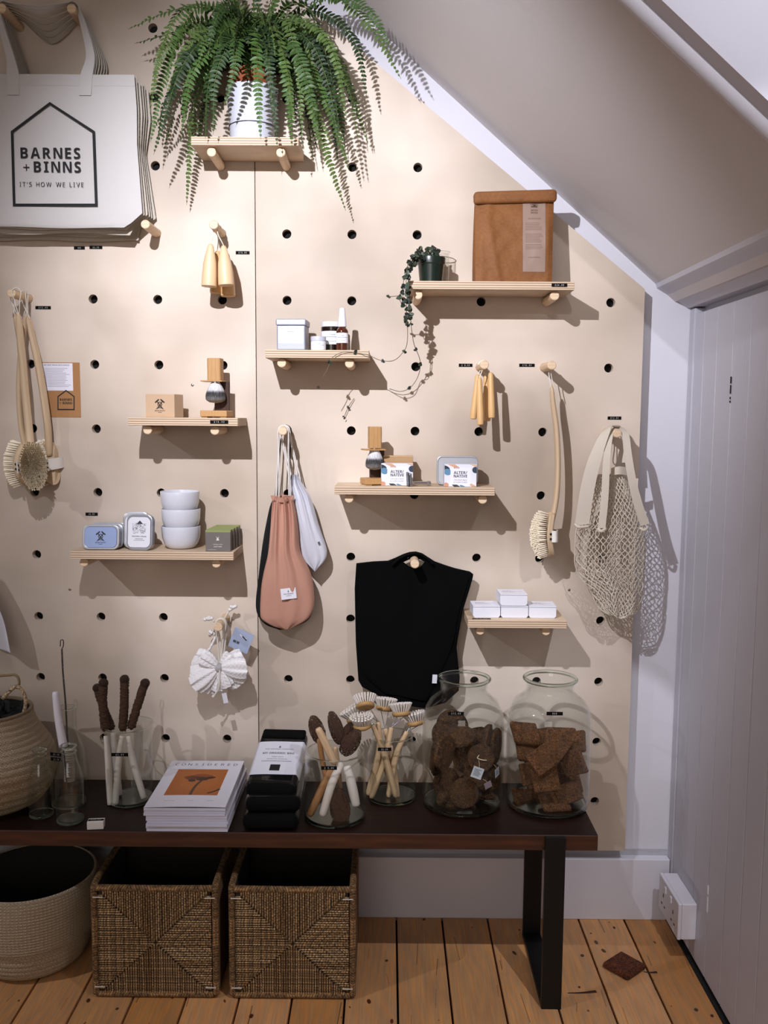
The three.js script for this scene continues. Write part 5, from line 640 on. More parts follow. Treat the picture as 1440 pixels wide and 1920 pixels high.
// ---------- magazines ----------
{
  const cover = canvasTex(720, 1024, (g) => {
    g.fillStyle = '#d9d8e0'; g.fillRect(0, 0, 720, 1024); g.fillStyle = '#3a3a42'; g.font = '70px sans-serif'; g.textAlign = 'center'; 'CONSIDERED'.split('').forEach((c, i) => g.fillText(c, 72 + i * 64, 116));
    g.fillStyle = '#a85f26'; g.fillRect(112, 205, 488, 575); g.fillStyle = '#c0702f'; g.beginPath(); g.ellipse(370, 480, 180, 200, 0, 0, 7); g.globalAlpha = 0.25; g.fill(); g.globalAlpha = 1;
    for (const [x, y, w, h, r, c] of [[300, 372, 95, 30, -0.25, '#7d3d18'], [395, 350, 90, 34, 0.2, '#8b471c'], [340, 402, 110, 30, 0.1, '#5b2b14'], [270, 420, 60, 26, 0.5, '#6e3517'], [450, 405, 66, 24, -0.3, '#2e1c12'], [300, 462, 36, 30, 0.3, '#33190e'], [390, 432, 60, 34, 0, '#3b2012']]) { g.fillStyle = c; g.beginPath(); g.ellipse(x, y, w, h, r, 0, 7); g.fill(); }
    g.strokeStyle = '#4a3320'; g.lineWidth = 26; g.beginPath(); g.moveTo(400, 450); g.quadraticCurveTo(345, 560, 352, 775); g.stroke(); g.strokeStyle = '#2c1c12'; g.lineWidth = 22; g.beginPath(); g.moveTo(500, 735); g.quadraticCurveTo(560, 710, 598, 640); g.stroke();
    g.fillStyle = '#8d8d96'; g.font = '20px sans-serif'; g.fillText('ISSUE ONE', 190, 900); g.fillText('SLOW', 380, 900); g.fillText('LIVING', 560, 900);
  });
  const coverMat = phys('#ffffff', 0.4, { map: cover, specularIntensity: 0.4 }), page = std('#c9b79f', 0.85), spine = std('#c9c9da', 0.6), paper = std('#d0cfda', 0.6);
  const w = 0.1714 * 1.0, d = 0.268, th = 0.0058;
  const ords = ['bottom', 'second from bottom', 'third from bottom', 'fourth from bottom', 'fifth from bottom', 'sixth from bottom', 'seventh from bottom', 'eighth from bottom'];
  for (let i = 0; i < 9; i++) {
    const last = i === 8, o = thing('magazine', last ? 'topmost magazine of the stack, titled CONSIDERED, with a withered orange flower on its cover' : `magazine lying ${ords[i]} in the stack of nine on the bench`, 'magazine', [-0.3331 + (i < 6 ? 0.006 : 0) + rr(-0.0012, 0.0012) - 0.0012, BT + 0.0002 + i * th, 0.192 + rr(-0.002, 0.002)], 'magazines stacked on the bench', rr(-0.008, 0.008));
    const ww = w - 0.001;
    part('pages', at(box(ww - 0.002, th * 0.72, d - 0.003), -0.0004, th * 0.48, -0.0005), i % 3 === 1 ? std('#6b4c33', 0.8) : page, o); part('spine', at(box(ww, th * 0.93, 0.0022, 0.0006), 0, th * 0.48, d / 2 - 0.001), spine, o); part('back_cover', at(box(ww, 0.0005, d), 0, 0.0004, 0), paper, o);
    const fc = surface((s, t) => [(s - 0.5) * ww, th * 0.93 + (last ? 0.0035 * Math.max(0, t - 0.4) ** 2 * (1 + 0.6 * s) + 0.002 * Math.sin(s * 3) * t : 0), (t - 0.5) * d], 10, 14); part('front_cover', fc, last ? coverMat : paper, o);
  }
}
// ---------- black folded bags in a sleeve ----------
{
  const black = phys('#050606', 0.9, { specularIntensity: 0.25 }), film = phys('#ffffff', 0.08, { transmission: 1, thickness: 0, ior: 1.4 });
  const bandArt = printed(256, 256, (g) => { g.fillStyle = '#d6d6dd'; g.fillRect(0, 0, 256, 256); g.fillStyle = '#3c3b42'; g.textAlign = 'center'; g.beginPath(); g.moveTo(128, 34); g.lineTo(134, 50); g.lineTo(122, 50); g.fill(); g.font = '13px sans-serif'; g.fillText('THE ORGANIC COMPANY', 128, 66); g.font = 'bold 19px sans-serif'; g.fillText('MY ORGANIC BAG', 128, 100); g.font = '11px sans-serif'; g.fillText('100% cotton', 128, 126); g.fillText('perfect for shopping', 128, 142); g.fillRect(52, 154, 152, 3); g.fillStyle = '#15161a'; g.fillRect(104, 182, 50, 46); }, 0.4);
  const cx = -0.1559, pad = (w, h, d, k) => { const g = new RoundedBoxGeometry(w, h, d, 6, h * 0.42), p = g.attributes.position; for (let i = 0; i < p.count; i++) p.setY(i, p.getY(i) + 0.0022 * fbm(p.getX(i) * 30, p.getZ(i) * 22, k, 3)); g.computeVertexNormals(); return g; };
  ['bottom', 'middle'].forEach((n, i) => { const o = thing('folded_black_bag', `folded black cotton bag lying ${n === 'bottom' ? 'at the bottom of' : 'in the middle of'} the black pile`, 'folded bag', [cx + i * 0.002, BT + 0.0008 + i * 0.0335, 0.21 - i * 0.012], 'folded black bags on the bench', i * 0.03); part('folded_cloth', at(pad(0.116, 0.032, 0.225, i), 0, 0.0165, 0), black, o); part('clear_sleeve', at(new RoundedBoxGeometry(0.119, 0.0325, 0.22, 3, 0.012), 0, 0.0168, -0.004), film, o); });
  const a = [-0.1516,0.454,0.285], b = [-0.1571,0.5127,0.085], dir = V(b[0] - a[0], b[1] - a[1], b[2] - a[2]), L = dir.length(), o = thing('folded_black_bag', 'folded black cotton bag with a white printed paper band, on top of the black pile', 'folded bag', [(a[0] + b[0]) / 2, (a[1] + b[1]) / 2, (a[2] + b[2]) / 2], 'folded black bags on the bench');
  const tilt = Math.atan2(dir.y, -dir.z); o.rotation.set(tilt, -0.06, 0, 'YXZ'); part('folded_cloth', at(pad(0.108, 0.036, L, 5), 0, -0.012, 0), black, o); part('folded_edge', at(pad(0.1, 0.014, 0.03, 8), 0.001, 0.006, -L / 2 + 0.02), black, o);
  part('paper_band', surface((s, t) => { const u = (s - 0.5) * 2, e = Math.max(0, Math.abs(u) - 0.88) / 0.12; return [u * 0.056, 0.0082 - e * e * 0.014 + 0.0012 * Math.sin(s * 5), lerp(-0.055, 0.062, t) - 0.008 * (s - 0.5)]; }, 24, 8), bandArt, o); part('clear_sleeve', at(new RoundedBoxGeometry(0.111, 0.0385, L * 0.93, 3, 0.013), 0, -0.0115, -0.004), film, o);
}
// ---------- jar of coconut brushes ----------
const coirBrown = std('#412a1c', 0.95);
{
  const cx = -0.0231, cz = 0.245, R = 0.0675, H = 0.5271 - BT, o = thing('glass_jar', 'clear glass jar holding brown coconut-fibre brushes with mixed handles', 'jar', [cx, BT, cz]);
  glassVessel(o, [[R * 0.93, 0.002], [R, 0.012], [R, H * 0.5], [R * 0.97, H * 0.78], [R * 0.92, H]], R * 0.92, 0.0016, R * 0.97, 0.008); jarStrip(o, [-0.0316,0.5158,0.314], 0.033, 1);
  const g = 'coconut-fibre vegetable brushes', mk = (label, head, handle, mat, r, hr, flat = 0.6) => { const b = thing('coconut_brush', label, 'brush', [0, 0, 0], g); if (head) part('bristles', head.isBufferGeometry ? head : fuzz(head, r, 60, 0.0016), coirBrown, b); if (handle) part('handle', tube(handle, (t) => hr * (0.85 + 0.15 * Math.sin(t * 3.1)) * (t < 0.02 || t > 0.98 ? 0.7 : 1), 24, 16), mat, b); return b; };
  const oval = (c, rx, ry, rot) => { const g = new THREE.IcosahedronGeometry(1, 6), p = g.attributes.position; for (let i = 0; i < p.count; i++) { const k = 1 + 0.1 * (rnd() - 0.5) + 0.12 * fbm(p.getX(i) * 2.4, p.getY(i) * 2.4, p.getZ(i) * 2.4 + rot); const y = p.getY(i); p.setXYZ(i, p.getX(i) * rx * k * (1 - 0.12 * y), y * ry * k, p.getZ(i) * rx * 0.62 * k); } g.rotateZ(rot); g.translate(...c); g.computeVertexNormals(); return g; };
  mk('coconut brush in the jar, its large oval head at the upper left', oval([-0.064,0.5674,0.225], 0.0165, 0.033, 0.32), [[-0.0583,0.5524,0.24], [-0.0475,0.4886,0.245], [-0.0414,0.4643,0.25]], tanWood, 0.008, 0.006);
  mk('coconut brush in the jar with the tallest head, a long upright loop', oval([-0.0235,0.5627,0.2], 0.0155, 0.04, 0.3), [[-0.0252,0.5237,0.21], [-0.0176,0.4791,0.22], [-0.0123,0.4346,0.23]], paleWood, 0.0075, 0.006);
  mk('coconut brush in the jar, its rounded head leaning to the right', oval([0.0109,0.5428,0.235], 0.0185, 0.033, -0.55), [[-0.0093,0.5009,0.245], [-0.0286,0.463,0.27], [-0.0481,0.3981,0.285]], std('#d8ccc0', 0.6), 0.0145, 0.009);
  mk('upside-down coconut brush in the jar with its pale square wooden handle upward', oval([-0.0112,0.4141,0.272], 0.0215, 0.04, 0.1), [[-0.0589,0.5838,0.262], [-0.0452,0.5545,0.262], [-0.0223,0.505,0.262]], paleWood, 0.019, 0.0085);
  mk('white-handled coconut brush leaning right inside the jar', oval([-0.0025,0.5453,0.195], 0.012, 0.025, -0.3), [[0.0025,0.4958,0.25], [0.0134,0.4593,0.26], [0.0242,0.4127,0.268]], whiteWood, 0.011, 0.0105);
  mk('tan-handled coconut brush leaning left inside the jar', oval([0.0016,0.5474,0.18], 0.012, 0.024, -0.4), [[-0.0298,0.4907,0.25], [-0.0507,0.4489,0.265], [-0.0763,0.3934,0.275]], tanWood, 0.01, 0.0085);
}
// ---------- jar of dish brushes ----------
{
  const cx = 0.1019, cz = 0.137, R = 0.057, H = 0.5256 - BT, o = thing('glass_jar', 'clear glass jar holding wooden dish brushes with white bristles', 'jar', [cx, BT, cz]);
  glassVessel(o, [[R * 0.94, 0.002], [R, 0.01], [R * 0.99, H * 0.7], [R * 0.82, H * 0.93], [R * 0.8, H]], R * 0.8, 0.0017, R * 0.97, 0.007); jarStrip(o, [0.0841,0.5127,0.194], 0.03, 3);
  const bristle = std('#d9d0c4', 0.85), disc = std('#a8834f', 0.65), wire = std('#b9b9bd', 0.25, { metalness: 0.9 });
  const mk = (label, c, n, handle, neck) => { // head centre, outward direction of the bristles, handle line
    const b = thing('dish_brush', label, 'dish brush', [0, 0, 0], 'wooden dish brushes'), q = new THREE.Quaternion().setFromUnitVectors(V(0, 1, 0), V(...n).normalize()), put = (geo) => { geo.applyQuaternion(q); geo.translate(...c); return geo; };
    part('head', put(lathe([[0, -0.008], [0.016, -0.008], [0.0205, -0.005], [0.0205, 0], [0.018, 0.003], [0, 0.003]], 32)), disc, b);
    const gs = []; for (const [r, m, sp] of [[0.0165, 22, 0.5], [0.011, 14, 0.34], [0.005, 7, 0.15]]) for (let i = 0; i < m; i++) { const a = i / m * 6.283 + r * 90, t = cyl(0.0026, 0.0015, 0.021, 6); t.translate(0, 0.0105, 0); t.applyQuaternion(new THREE.Quaternion().setFromUnitVectors(V(0, 1, 0), V(Math.cos(a) * sp, 1, Math.sin(a) * sp).normalize())); t.translate(Math.cos(a) * r, 0.002, Math.sin(a) * r); gs.push(t); } part('bristles', put(merge(gs)), bristle, b);
    const nk = [c[0] - n[0] * 0.006, c[1] - n[1] * 0.006, c[2] - n[2] * 0.006]; for (const k of [-1, 1]) part('wire_neck', tube([[nk[0] + k * 0.009, nk[1], nk[2]], [lerp(nk[0], handle[0][0], 0.6) + k * 0.004, lerp(nk[1], handle[0][1], 0.6), lerp(nk[2], handle[0][2], 0.6)], handle[0]], 0.0009, 14, 6), wire, b);
    part('handle', tube(handle, (t) => 0.0052 + 0.0022 * Math.sin(t * 2.7) - (t > 0.97 ? 0.002 : 0), 24, 14), paleWood, b); return b;
  };
  mk('dish brush whose round head shows its tan wooden disc, uppermost of the dish brushes', [0.0402,0.6041,0.165], [-0.1, 0.75, -0.6], [[0.0692,0.5632,0.16], [0.0731,0.5044,0.155], [0.0473,0.3934,0.16]]);
  mk('dish brush with white bristles pointing up at the left rim of the jar', [0.0338,0.5653,0.185], [-0.08, 1, 0.1], [[0.0574,0.5609,0.175], [0.078,0.5081,0.165], [0.1103,0.3889,0.16]]);
  mk('dish brush half hidden behind the other two at the left of the jar', [0.0144,0.5697,0.14], [-0.5, 0.8, -0.1], [[0.0679,0.5464,0.14], [0.0756,0.4863,0.14], [0.1167,0.3767,0.14]]);
  mk('dish brush head directly under the black tote, tilted to the right', [0.1211,0.5761,0.13], [-0.1, 1, -0.25], [[0.0994,0.5442,0.14], [0.0854,0.4776,0.15], [0.0547,0.388,0.165]]);
  mk('dish brush leaning furthest right, its bristles against the first big jar', [0.1558,0.5517,0.12], [-0.25, 1, -0.15], [[0.135,0.531,0.13], [0.1134,0.4848,0.135], [0.0934,0.3845,0.15]]);
  mk('dish brush at the back of the jar, in shadow below the black tote', [0.0845,0.577,0.095], [0.1, 1, -0.2], [[0.0849,0.5312,0.11], [0.1014,0.4664,0.12], [0.1143,0.377,0.135]]);
}
// ---------- big jars of scourers ----------
const coirTex = canvasTex(512, 512, (g) => { g.fillStyle = '#5c4128'; g.fillRect(0, 0, 512, 512); for (let i = 0; i < 2600; i++) { g.strokeStyle = ['rgba(160,118,72,.75)', 'rgba(38,24,13,.8)', 'rgba(120,84,50,.6)', 'rgba(190,146,96,.6)'][i % 4]; g.lineWidth = rr(2, 5); const x = rr(0, 512), y = rr(0, 512), a = rr(0, 6.28), l = rr(14, 46); g.beginPath(); g.moveTo(x, y); g.quadraticCurveTo(x + Math.cos(a) * l * 0.5 + rr(-5, 5), y + Math.sin(a) * l * 0.5 + rr(-5, 5), x + Math.cos(a) * l, y + Math.sin(a) * l); g.stroke(); } }, [9, 9]);
const coir = std('#e6cdae', 0.95, { map: coirTex, bumpMap: coirTex, bumpScale: 0.004 }), coirOlive = std('#a89a7c', 0.95, { map: coirTex, bumpMap: coirTex, bumpScale: 0.004 });
const rough = (g, k) => { const p = g.attributes.position; for (let i = 0; i < p.count; i++) { const q = 0.003 * fbm(p.getX(i) * 90, p.getY(i) * 90, p.getZ(i) * 90 + k, 2); p.setXYZ(i, p.getX(i) * (1 + q * 18), p.getY(i) + q, p.getZ(i) + q * 1.4); } return boxUV(g, k * 0.3, k * 0.7); };
const squareGeo = [0, 1, 2].map((k) => rough(new RoundedBoxGeometry(0.066, 0.058, 0.012, 5, 0.005), k));
const roundGeo = [0, 1, 2].map((k) => rough(at(lathe([[0, -0.005], [0.02, -0.0055], [0.029, -0.005], [0.0325, -0.001], [0.0315, 0.004], [0.02, 0.0062], [0, 0.0066]], 30), 0, 0, 0, Math.PI / 2), k));
function bigJar(label, cx, cz, R, rimR, rimY) { const o = thing('big_jar', label, 'jar', [cx, BT, cz]), H = rimY - BT, rr2 = rimR; glassVessel(o, [[R * 0.88, 0.003], [R * 0.97, 0.01], [R, 0.03], [R, H * 0.64], [R * 0.985, H * 0.71], [R * 0.93, H * 0.775], [R * 0.83, H * 0.83], [rr2 * 1.08, H * 0.875], [rr2 * 0.96, H * 0.9], [rr2 * 0.93, H * 0.93], [rr2 * 0.94, H * 0.965], [rr2, H]], rr2, 0.0042, R * 0.95, 0.009, 64); return o; }
{
  const cx = 0.2605, cz = 0.168, o = bigJar('big clear glass jar of round coir scourers, left of the two big jars', cx, cz, 0.091, 0.056, 0.6681); jarStrip(o, [0.2369,0.6148,0.252], 0.034, 2);
  const tagM = printed(64, 64, (g) => { g.fillStyle = '#c9ced4'; g.fillRect(0, 0, 64, 64); g.fillStyle = '#44505a'; for (let y = 12; y < 54; y += 7) g.fillRect(10, y, rr(26, 44), 3); }), tagP = std('#b7a2ab', 0.7);
  const list = [ // centre, turn, size, label
    [[0.2597,0.4252,0.222], [-0.3, 0.1, 0.1], 1.0, 'round coir scourer facing the front, just above the jar bottom', 0], [[0.2547,0.3798,0.205], [-0.9, 0, 0.2], 1.05, 'round coir scourer lying at the very bottom of the left big jar', 0], [[0.2152,0.5155,0.218], [0, 0.95, 0.2], 1.2, 'round coir scourer standing on edge at the left front of the jar', 0], [[0.2009,0.4919,0.185], [0, 1.25, 0.1], 1.25, 'round coir scourer standing on edge against the left wall of the jar', 0], [[0.297,0.501,0.21], [-0.35, -0.1, 0], 0.92, 'small round coir scourer with a string loop, right of the middle', 1], [[0.2881,0.4592,0.2], [-0.2, 0.2, 0.5], 0.9, 'round coir scourer behind the square white paper tag', 2], [[0.3156,0.5201,0.165], [0, 1.25, 0], 1.25, 'round coir scourer standing upright at the upper right of the left big jar', 0], [[0.3356,0.5073,0.15], [0, 1.2, 0.1], 1.25, 'round coir scourer standing upright against the right wall of the left big jar', 0], [[0.2542,0.5291,0.15], [-1.2, 0, 0.1], 1.1, 'round coir scourer lying flat on top in the middle of the left big jar', 0], [[0.2229,0.5217,0.13], [-0.6, 0.5, 0.4], 1.1, 'round coir scourer tilted at the top left of the left big jar', 0], [[0.2787,0.4717,0.13], [-0.2, 0, 0], 1.2, 'round coir scourer deep in the middle of the left big jar', 0], [[0.3199,0.4317,0.14], [-0.4, -0.5, 0], 1.1, 'round coir scourer low at the right in the left big jar', 3], [[0.2275,0.4119,0.14], [-0.4, 0.5, 0], 1.15, 'round coir scourer low at the left in the left big jar', 0], [[0.2345,0.3805,0.17], [-0.8, 0.4, 0], 1.1, 'round coir scourer at the bottom left of the left big jar', 0], [[0.3081,0.368,0.16], [-0.8, -0.4, 0], 1.1, 'round coir scourer at the bottom right of the left big jar', 0], [[0.3052,0.4944,0.105], [-0.3, -0.4, 0.3], 1.2, 'round coir scourer at the back right of the left big jar', 0], [[0.2399,0.5376,0.11], [-0.5, 0.3, 0], 1.2, 'round coir scourer highest at the back left of the left big jar', 0], [[0.2871,0.3914,0.12], [-0.6, 0.1, 0], 1.2, 'round coir scourer behind the frontmost one in the left big jar', 0],
  ];
  list.forEach(([p, r, s, label, tg], i) => { const q = thing('round_scourer', label, 'scourer', p, 'round coir scourers in the left big jar'); q.rotation.set(...r); const m = part('coir_disc', roundGeo[i % 3], coirOlive, q); m.scale.setScalar(s); if (tg === 1) part('string_loop', tube([[-0.004, 0.006, 0.008], [-0.008, 0, 0.011], [0.002, -0.004, 0.012], [0.012, -0.005, 0.009]], 0.0011, 20, 6), std('#d8c6a0', 0.9), q); });
  const tag = (label, p, w, rot, mat) => { const q = thing('paper_tag', label, 'tag', p, 'paper tags in the left big jar'); q.rotation.set(...rot); part('tag', box(w, w * 1.02, 0.0007), mat, q); part('thread', tube([[0, w * 0.5, 0], [-0.002, w * 0.8, -0.002], [-0.006, w * 1.1, -0.004]], 0.0005, 8, 5), std('#c9b994', 0.9), q); };
  tag('square white paper tag hanging on a scourer in the left big jar', [0.2855,0.482,0.248], 0.024, [-0.1, 0.1, -0.35], tagM); tag('narrow white paper tag seen edge-on at the right of the left big jar', [0.3329,0.4685,0.21], 0.019, [0, 1.0, 0.15], tagM); tag('pinkish folded paper tag low in the left big jar', [0.3106,0.4493,0.235], 0.017, [0.3, 0.4, 0.3], tagP);
}
{
  const cx = 0.4525, cz = 0.168, o = bigJar('big clear glass jar of square coir scourers, right of the two big jars', cx, cz, 0.094, 0.057, 0.6697); jarStrip(o, [0.4486,0.6166,0.252], 0.035, 6);
  const list = [[[0.4273,0.5093,0.238], [-0.5, 0.15, 0.6], 1.05, 'square coir scourer in front, tilted like a diamond'], [[0.4372,0.4596,0.228], [-0.6, 0.1, 0.12], 1.05, 'square coir scourer lying just below the diamond-tilted one'], [[0.5025,0.4861,0.195], [0.1, -0.75, 0.5], 1.1, 'square coir scourer leaning against the right wall of the jar'], [[0.4091,0.4647,0.205], [-0.5, 0.5, 0.2], 1.0, 'square coir scourer half covered at the left of the right big jar'], [[0.4011,0.5401,0.16], [-1.0, 0.3, 0.15], 1.15, 'square coir scourer at the top left of the right big jar'], [[0.4814,0.5248,0.15], [-1.1, -0.2, -0.25], 1.2, 'square coir scourer at the top right of the right big jar'], [[0.4452,0.512,0.115], [-1.15, 0.1, 0.3], 1.15, 'square coir scourer on top at the back of the right big jar'], [[0.4638,0.3956,0.2], [-1.3, 0, 0.1], 1.1, 'square coir scourer second from the bottom in the right big jar'], [[0.4568,0.3663,0.19], [-1.5, 0.05, 0.2], 1.15, 'square coir scourer lying flat on the bottom of the right big jar'], [[0.495,0.4159,0.195], [-0.9, -0.4, 0.2], 1.0, 'square coir scourer low at the right side of the right big jar'], [[0.4269,0.4756,0.12], [-0.7, 0.6, 0.2], 1.1, 'square coir scourer at the back left of the right big jar'], [[0.4949,0.4571,0.12], [-0.6, -0.4, 0.3], 1.1, 'square coir scourer at the back right of the right big jar'], [[0.4518,0.3971,0.13], [-1.1, 0.2, 0.7], 1.15, 'square coir scourer low at the back of the right big jar'], [[0.4047,0.384,0.16], [-0.9, 0.5, 0.2], 1.1, 'square coir scourer at the bottom left of the right big jar'], [[0.5058,0.4144,0.14], [-0.5, -0.7, 0.2], 1.1, 'square coir scourer at the back of the right wall of the right big jar'], [[0.4682,0.5207,0.19], [-0.9, -0.1, 0.9], 1.0, 'square coir scourer behind the upper corner of the diamond-tilted one'], [[0.4063,0.5066,0.17], [-0.7, 0.5, 0.1], 1.1, 'square coir scourer under the top left one in the right big jar'], [[0.5076,0.5236,0.17], [-0.8, -0.5, -0.1], 1.0, 'square coir scourer at the far right of the upper layer']];
  list.forEach(([p, r, s, label], i) => { const q = thing('square_scourer', label, 'scourer', p, 'square coir scourers in the right big jar'); q.rotation.set(...r); const m = part('coir_pad', squareGeo[i % 3], coir, q); m.scale.setScalar(s * 0.86); });
}
{ const f = [0.6338,0,0.1909], q = thing('square_scourer', 'dark square coir scourer fallen on the wooden floor near the socket', 'scourer', [f[0], 0.0075, f[2]]); q.rotation.set(-Math.PI / 2, 0, 0.72); const m = part('coir_pad', squareGeo[1], std('#c98f66', 0.95, { map: coirTex, bumpMap: coirTex, bumpScale: 0.002 }), q); m.scale.set(1.12, 1.2, 1.0);
  const stain = std('#3a2213', 0.9); for (const [a, b, w] of [[[0.6744,0,0.2025], [0.7054,0,0.204], 0.004], [[0.4872,0,0.2832], [0.5514,0,0.2766], 0.0045]]) part('stain', (() => { const g = tube([[a[0], 0.0004, a[2]], [(a[0] + b[0]) / 2, 0.0005, (a[2] + b[2]) / 2 + 0.002], [b[0], 0.0004, b[2]]], (t) => w * (0.3 + 0.7 * t), 12, 8); g.scale(1, 0.06, 1); g.translate(0, 0.0004, 0); return g; })(), stain, floor); }
// ---------- baskets ----------
const braid = canvasTex(128, 128, (g) => { g.fillStyle = '#7a7a7a'; g.fillRect(0, 0, 128, 128); for (let y = 0; y < 8; y++) for (let x = 0; x < 8; x++) { g.save(); g.translate(x * 16 + 8, y * 16 + 8); g.rotate(y % 2 ? 0.6 : -0.6); g.fillStyle = '#d8d8d8'; g.beginPath(); g.ellipse(0, 0, 9, 4, 0, 0, 7); g.fill(); g.strokeStyle = '#303030'; g.lineWidth = 1.5; g.stroke(); g.restore(); } }, [14, 5], false);
const strawTex = pixelTex(256, 256, (u, v) => tone([206, 190, 166], 1 + 0.25 * fbm(u * 60, v * 40, 3, 2) + 0.12 * Math.sin(v * 250)), [6, 3]);
const straw = std('#e2d6c4', 0.9, { map: strawTex, bumpMap: braid, bumpScale: 0.007 }), strawWhite = std('#f3ece2', 0.9, { map: strawTex, bumpMap: braid, bumpScale: 0.007 });
const coils = (pts, rows, amp) => { const c = new THREE.CatmullRomCurve3(pts.map((p) => V(p[0], p[1], 0)), false, 'centripetal'), out = []; for (let i = 0; i <= rows * 6; i++) { const t = i / (rows * 6), p = c.getPointAt(t), tg = c.getTangentAt(t), k = amp * Math.abs(Math.sin(t * rows * Math.PI)); out.push([Math.max(0.0005, p.x + tg.y * k), p.y - tg.x * k]); } return out; };
{
  const o = thing('belly_basket', 'tall pale straw belly basket with rope handles at the left end of the bench', 'basket', [-0.803, BT, 0.178]);
  part('basket_body', lathe(coils([[0.02, 0.004], [0.1, 0.005], [0.125, 0.03], [0.14, 0.075], [0.141, 0.1]], 9, 0.004), 72), straw, o);
  part('basket_neck', lathe(coils([[0.142, 0.1], [0.132, 0.13], [0.116, 0.155], [0.1, 0.185], [0.093, 0.21]], 9, 0.0025), 72), strawWhite, o);
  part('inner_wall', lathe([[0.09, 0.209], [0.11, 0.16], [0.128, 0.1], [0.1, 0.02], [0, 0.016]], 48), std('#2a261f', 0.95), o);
  part('rim', (() => { const g = new THREE.TorusGeometry(0.092, 0.0045, 8, 60); g.rotateX(Math.PI / 2); g.translate(0, 0.211, 0); return g; })(), straw, o);
  const P = (a) => [a[0] + 0.803, a[1] - BT, a[2] - 0.178];
  part('handle', tube([[-0.7361,0.5445,0.19],[-0.7233,0.5715,0.19],[-0.7125,0.6105,0.19],[-0.7165,0.6348,0.19],[-0.7302,0.648,0.19],[-0.7471,0.6369,0.19],[-0.7631,0.6198,0.19]].map(P), 0.0042, 40, 8), straw, o); part('handle', tube([[-0.7877,0.6647,0.17],[-0.759,0.6674,0.17],[-0.7399,0.6676,0.17],[-0.7332,0.6554,0.17],[-0.736,0.6407,0.17],[-0.7409,0.6383,0.17]].map(P), 0.003, 30, 8), std('#8a7454', 0.9), o);
  const gs = []; for (let i = 0; i < 26; i++) { const a = rr(0, 6.28), r = rr(0, 0.07); gs.push(tube([[Math.cos(a) * r, 0.19, Math.sin(a) * r], [Math.cos(a) * r * 1.1, 0.215 + rr(0, 0.01), Math.sin(a) * r * 1.1], [Math.cos(a + 0.4) * r * 1.1, 0.2, Math.sin(a + 0.4) * r * 1.1]], 0.004, 8, 6)); }
  const c = thing('dark_cloth', 'dark bundled contents showing over the rim of the belly basket', 'cloth', [-0.803, BT, 0.178]); part('folds', merge([...gs, at(cyl(0.085, 0.085, 0.02, 30), 0, 0.185, 0)]), std('#15181a', 0.95), c);
}
{
  const o = thing('floor_basket', 'round pale straw basket with a folded-down rim on the floor under the bench', 'basket', [-0.722, 0, 0.165]);
  part('basket_body', lathe(coils([[0.01, 0.003], [0.09, 0.004], [0.113, 0.018], [0.128, 0.05], [0.136, 0.09]], 14, 0.0022), 80), strawWhite, o);
  part('folded_rim', lathe([...coils([[0.137, 0.092], [0.1435, 0.088], [0.147, 0.11], [0.149, 0.15], [0.146, 0.19], [0.142, 0.206]], 20, 0.0016), [0.139, 0.2085], [0.1375, 0.206]], 80), strawWhite, o);
  part('inner_wall', lathe([[0.1372, 0.2055], [0.134, 0.19], [0.133, 0.1], [0.1, 0.02], [0, 0.015]], 60), std('#242019', 0.95), o);
}
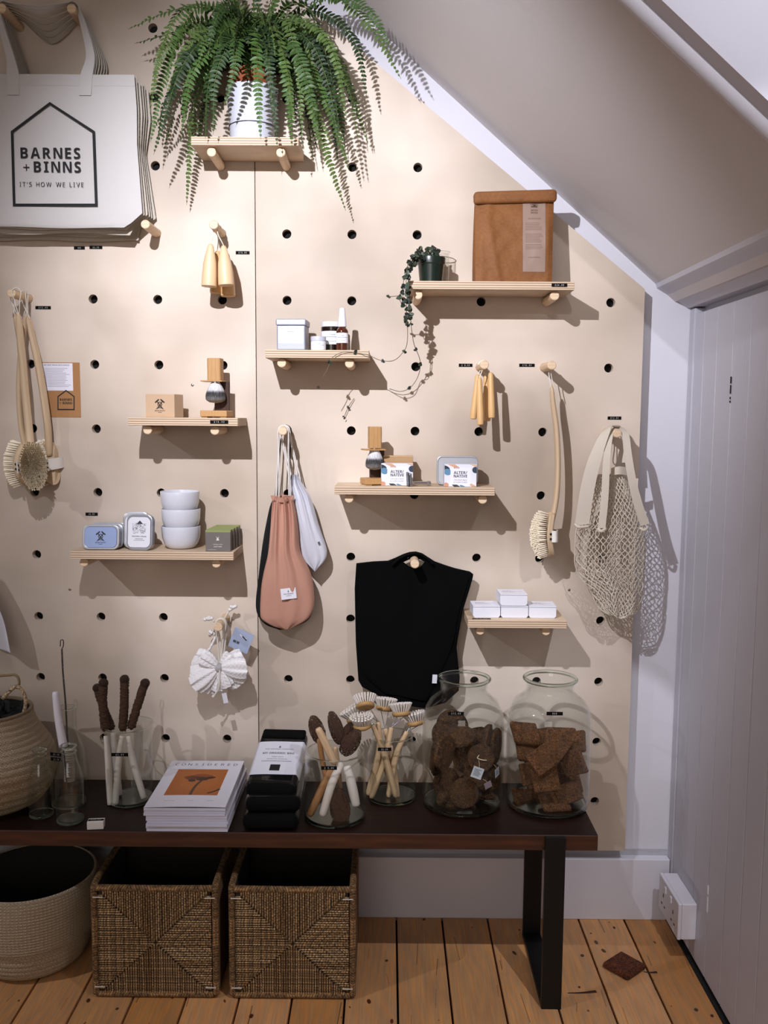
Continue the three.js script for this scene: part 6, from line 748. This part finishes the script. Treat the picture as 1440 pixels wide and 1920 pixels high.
// woven seagrass boxes
{
  const sgTex = pixelTex(128, 128, (u, v) => tone([156, 134, 104], 1 + 1.1 * fbm(u * 3, v * 11, 2, 3) + 0.22 * Math.sin((v * 12 + u * 2) * 6.28)), [40, 14]);
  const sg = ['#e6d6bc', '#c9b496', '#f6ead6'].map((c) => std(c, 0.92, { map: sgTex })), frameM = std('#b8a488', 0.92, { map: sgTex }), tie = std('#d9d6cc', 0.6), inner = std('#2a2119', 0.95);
  // one panel of four triangles of cord, wound round a frame; facing +z, centred
  function panelParts(w, h) {
    const out = [[], [], []], s = 0.0051, r = 0.00195; const cord = (a, b) => { const d = V(b[0] - a[0], b[1] - a[1], 0), L = d.length(); if (L < 0.008) return; const pts = []; const n = Math.max(2, Math.round(L / 0.03)); for (let i = 0; i <= n; i++) pts.push([lerp(a[0], b[0], i / n) + rr(-0.0005, 0.0005), lerp(a[1], b[1], i / n) + rr(-0.0005, 0.0005), rr(-0.0006, 0.0008)]); out[Math.floor(rnd() * 3)].push(tube(pts, r * rr(0.9, 1.1), n * 2, 6)); };
    for (let x = -w / 2 + s / 2; x < w / 2; x += s) { const e = Math.min(1, Math.abs(x) / (w / 2)) * h / 2; cord([x, e + 0.001], [x, h / 2]); cord([x, -h / 2], [x, -e - 0.001]); }
    for (let y = -h / 2 + s / 2; y < h / 2; y += s) { const e = Math.min(1, Math.abs(y) / (h / 2)) * w / 2; cord([-w / 2, y], [-e - 0.001, y]); cord([e + 0.001, y], [w / 2, y]); }
    return out.map((l) => merge(l));
  }
  const W = 0.272, Hh = 0.25, D = 0.25, f = panelParts(W - 0.03, Hh - 0.016);
  function seagrass(label, x) {
    const o = thing('seagrass_box', label, 'storage box', [x, 0.0003, 0.19], 'woven seagrass boxes under the bench');
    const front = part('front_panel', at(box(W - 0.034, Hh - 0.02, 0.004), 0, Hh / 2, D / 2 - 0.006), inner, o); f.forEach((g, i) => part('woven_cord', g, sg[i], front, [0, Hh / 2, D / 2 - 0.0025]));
    const rail = (pts) => part('frame_rail', tube(pts, 0.0072, 30, 9), frameM, o);
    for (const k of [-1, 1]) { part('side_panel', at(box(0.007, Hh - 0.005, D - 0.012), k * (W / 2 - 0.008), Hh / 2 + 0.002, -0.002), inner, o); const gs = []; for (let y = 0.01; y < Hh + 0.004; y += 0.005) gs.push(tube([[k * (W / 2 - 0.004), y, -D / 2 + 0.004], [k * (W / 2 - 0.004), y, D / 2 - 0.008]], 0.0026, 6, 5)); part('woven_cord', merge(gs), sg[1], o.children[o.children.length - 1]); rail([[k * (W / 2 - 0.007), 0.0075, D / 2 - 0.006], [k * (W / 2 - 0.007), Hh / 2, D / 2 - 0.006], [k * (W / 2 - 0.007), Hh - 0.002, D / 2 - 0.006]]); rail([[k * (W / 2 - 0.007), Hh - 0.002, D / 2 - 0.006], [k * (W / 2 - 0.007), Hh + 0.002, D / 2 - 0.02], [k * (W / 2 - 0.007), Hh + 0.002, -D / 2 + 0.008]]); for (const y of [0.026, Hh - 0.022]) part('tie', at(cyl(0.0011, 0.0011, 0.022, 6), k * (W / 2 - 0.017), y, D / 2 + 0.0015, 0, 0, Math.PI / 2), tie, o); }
    rail([[-W / 2 + 0.012, Hh - 0.004, D / 2 - 0.006], [0, Hh - 0.005, D / 2 - 0.006], [W / 2 - 0.012, Hh - 0.004, D / 2 - 0.006]]); rail([[-W / 2 + 0.012, 0.0075, D / 2 - 0.006], [0, 0.0075, D / 2 - 0.006], [W / 2 - 0.012, 0.0075, D / 2 - 0.006]]);
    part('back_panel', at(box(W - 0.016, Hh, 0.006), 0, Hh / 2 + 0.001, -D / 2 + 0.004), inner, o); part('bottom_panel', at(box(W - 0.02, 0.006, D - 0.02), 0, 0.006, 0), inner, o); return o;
  }
  const a = seagrass('woven seagrass storage box next to the round straw basket', -0.4037); copyOf(a, 'woven seagrass storage box on the right, next to the bare skirting board', [-0.1102, 0.0003, 0.19]);
}
// ---------- socket ----------
{
  const o = thing('wall_socket', 'white surface-mounted double electrical socket low on the painted boards at right', 'socket', [0.798, 0.107, 0.108]); const white = std('#dcdae0', 0.4);
  part('back_box', at(box(0.034, 0.086, 0.146, 0.003), -0.017, 0, 0), white, o); part('face_plate', at(box(0.009, 0.087, 0.148, 0.003), -0.0385, 0, 0), white, o);
  const hole2 = std('#39373a', 0.6); for (const z of [-0.037, 0.037]) { for (const [dy, dz, h, w] of [[0.012, 0, 0.009, 0.004], [-0.012, -0.011, 0.004, 0.007], [-0.012, 0.011, 0.004, 0.007]]) part('pin_slot', at(box(0.001, h, w), -0.0432, dy - 0.008, z + dz), hole2, o); part('switch', at(box(0.004, 0.015, 0.01, 0.0015), -0.044, 0.026, z + (z < 0 ? 0.016 : -0.016)), white, o); }
}
renderer.render(scene, camera);
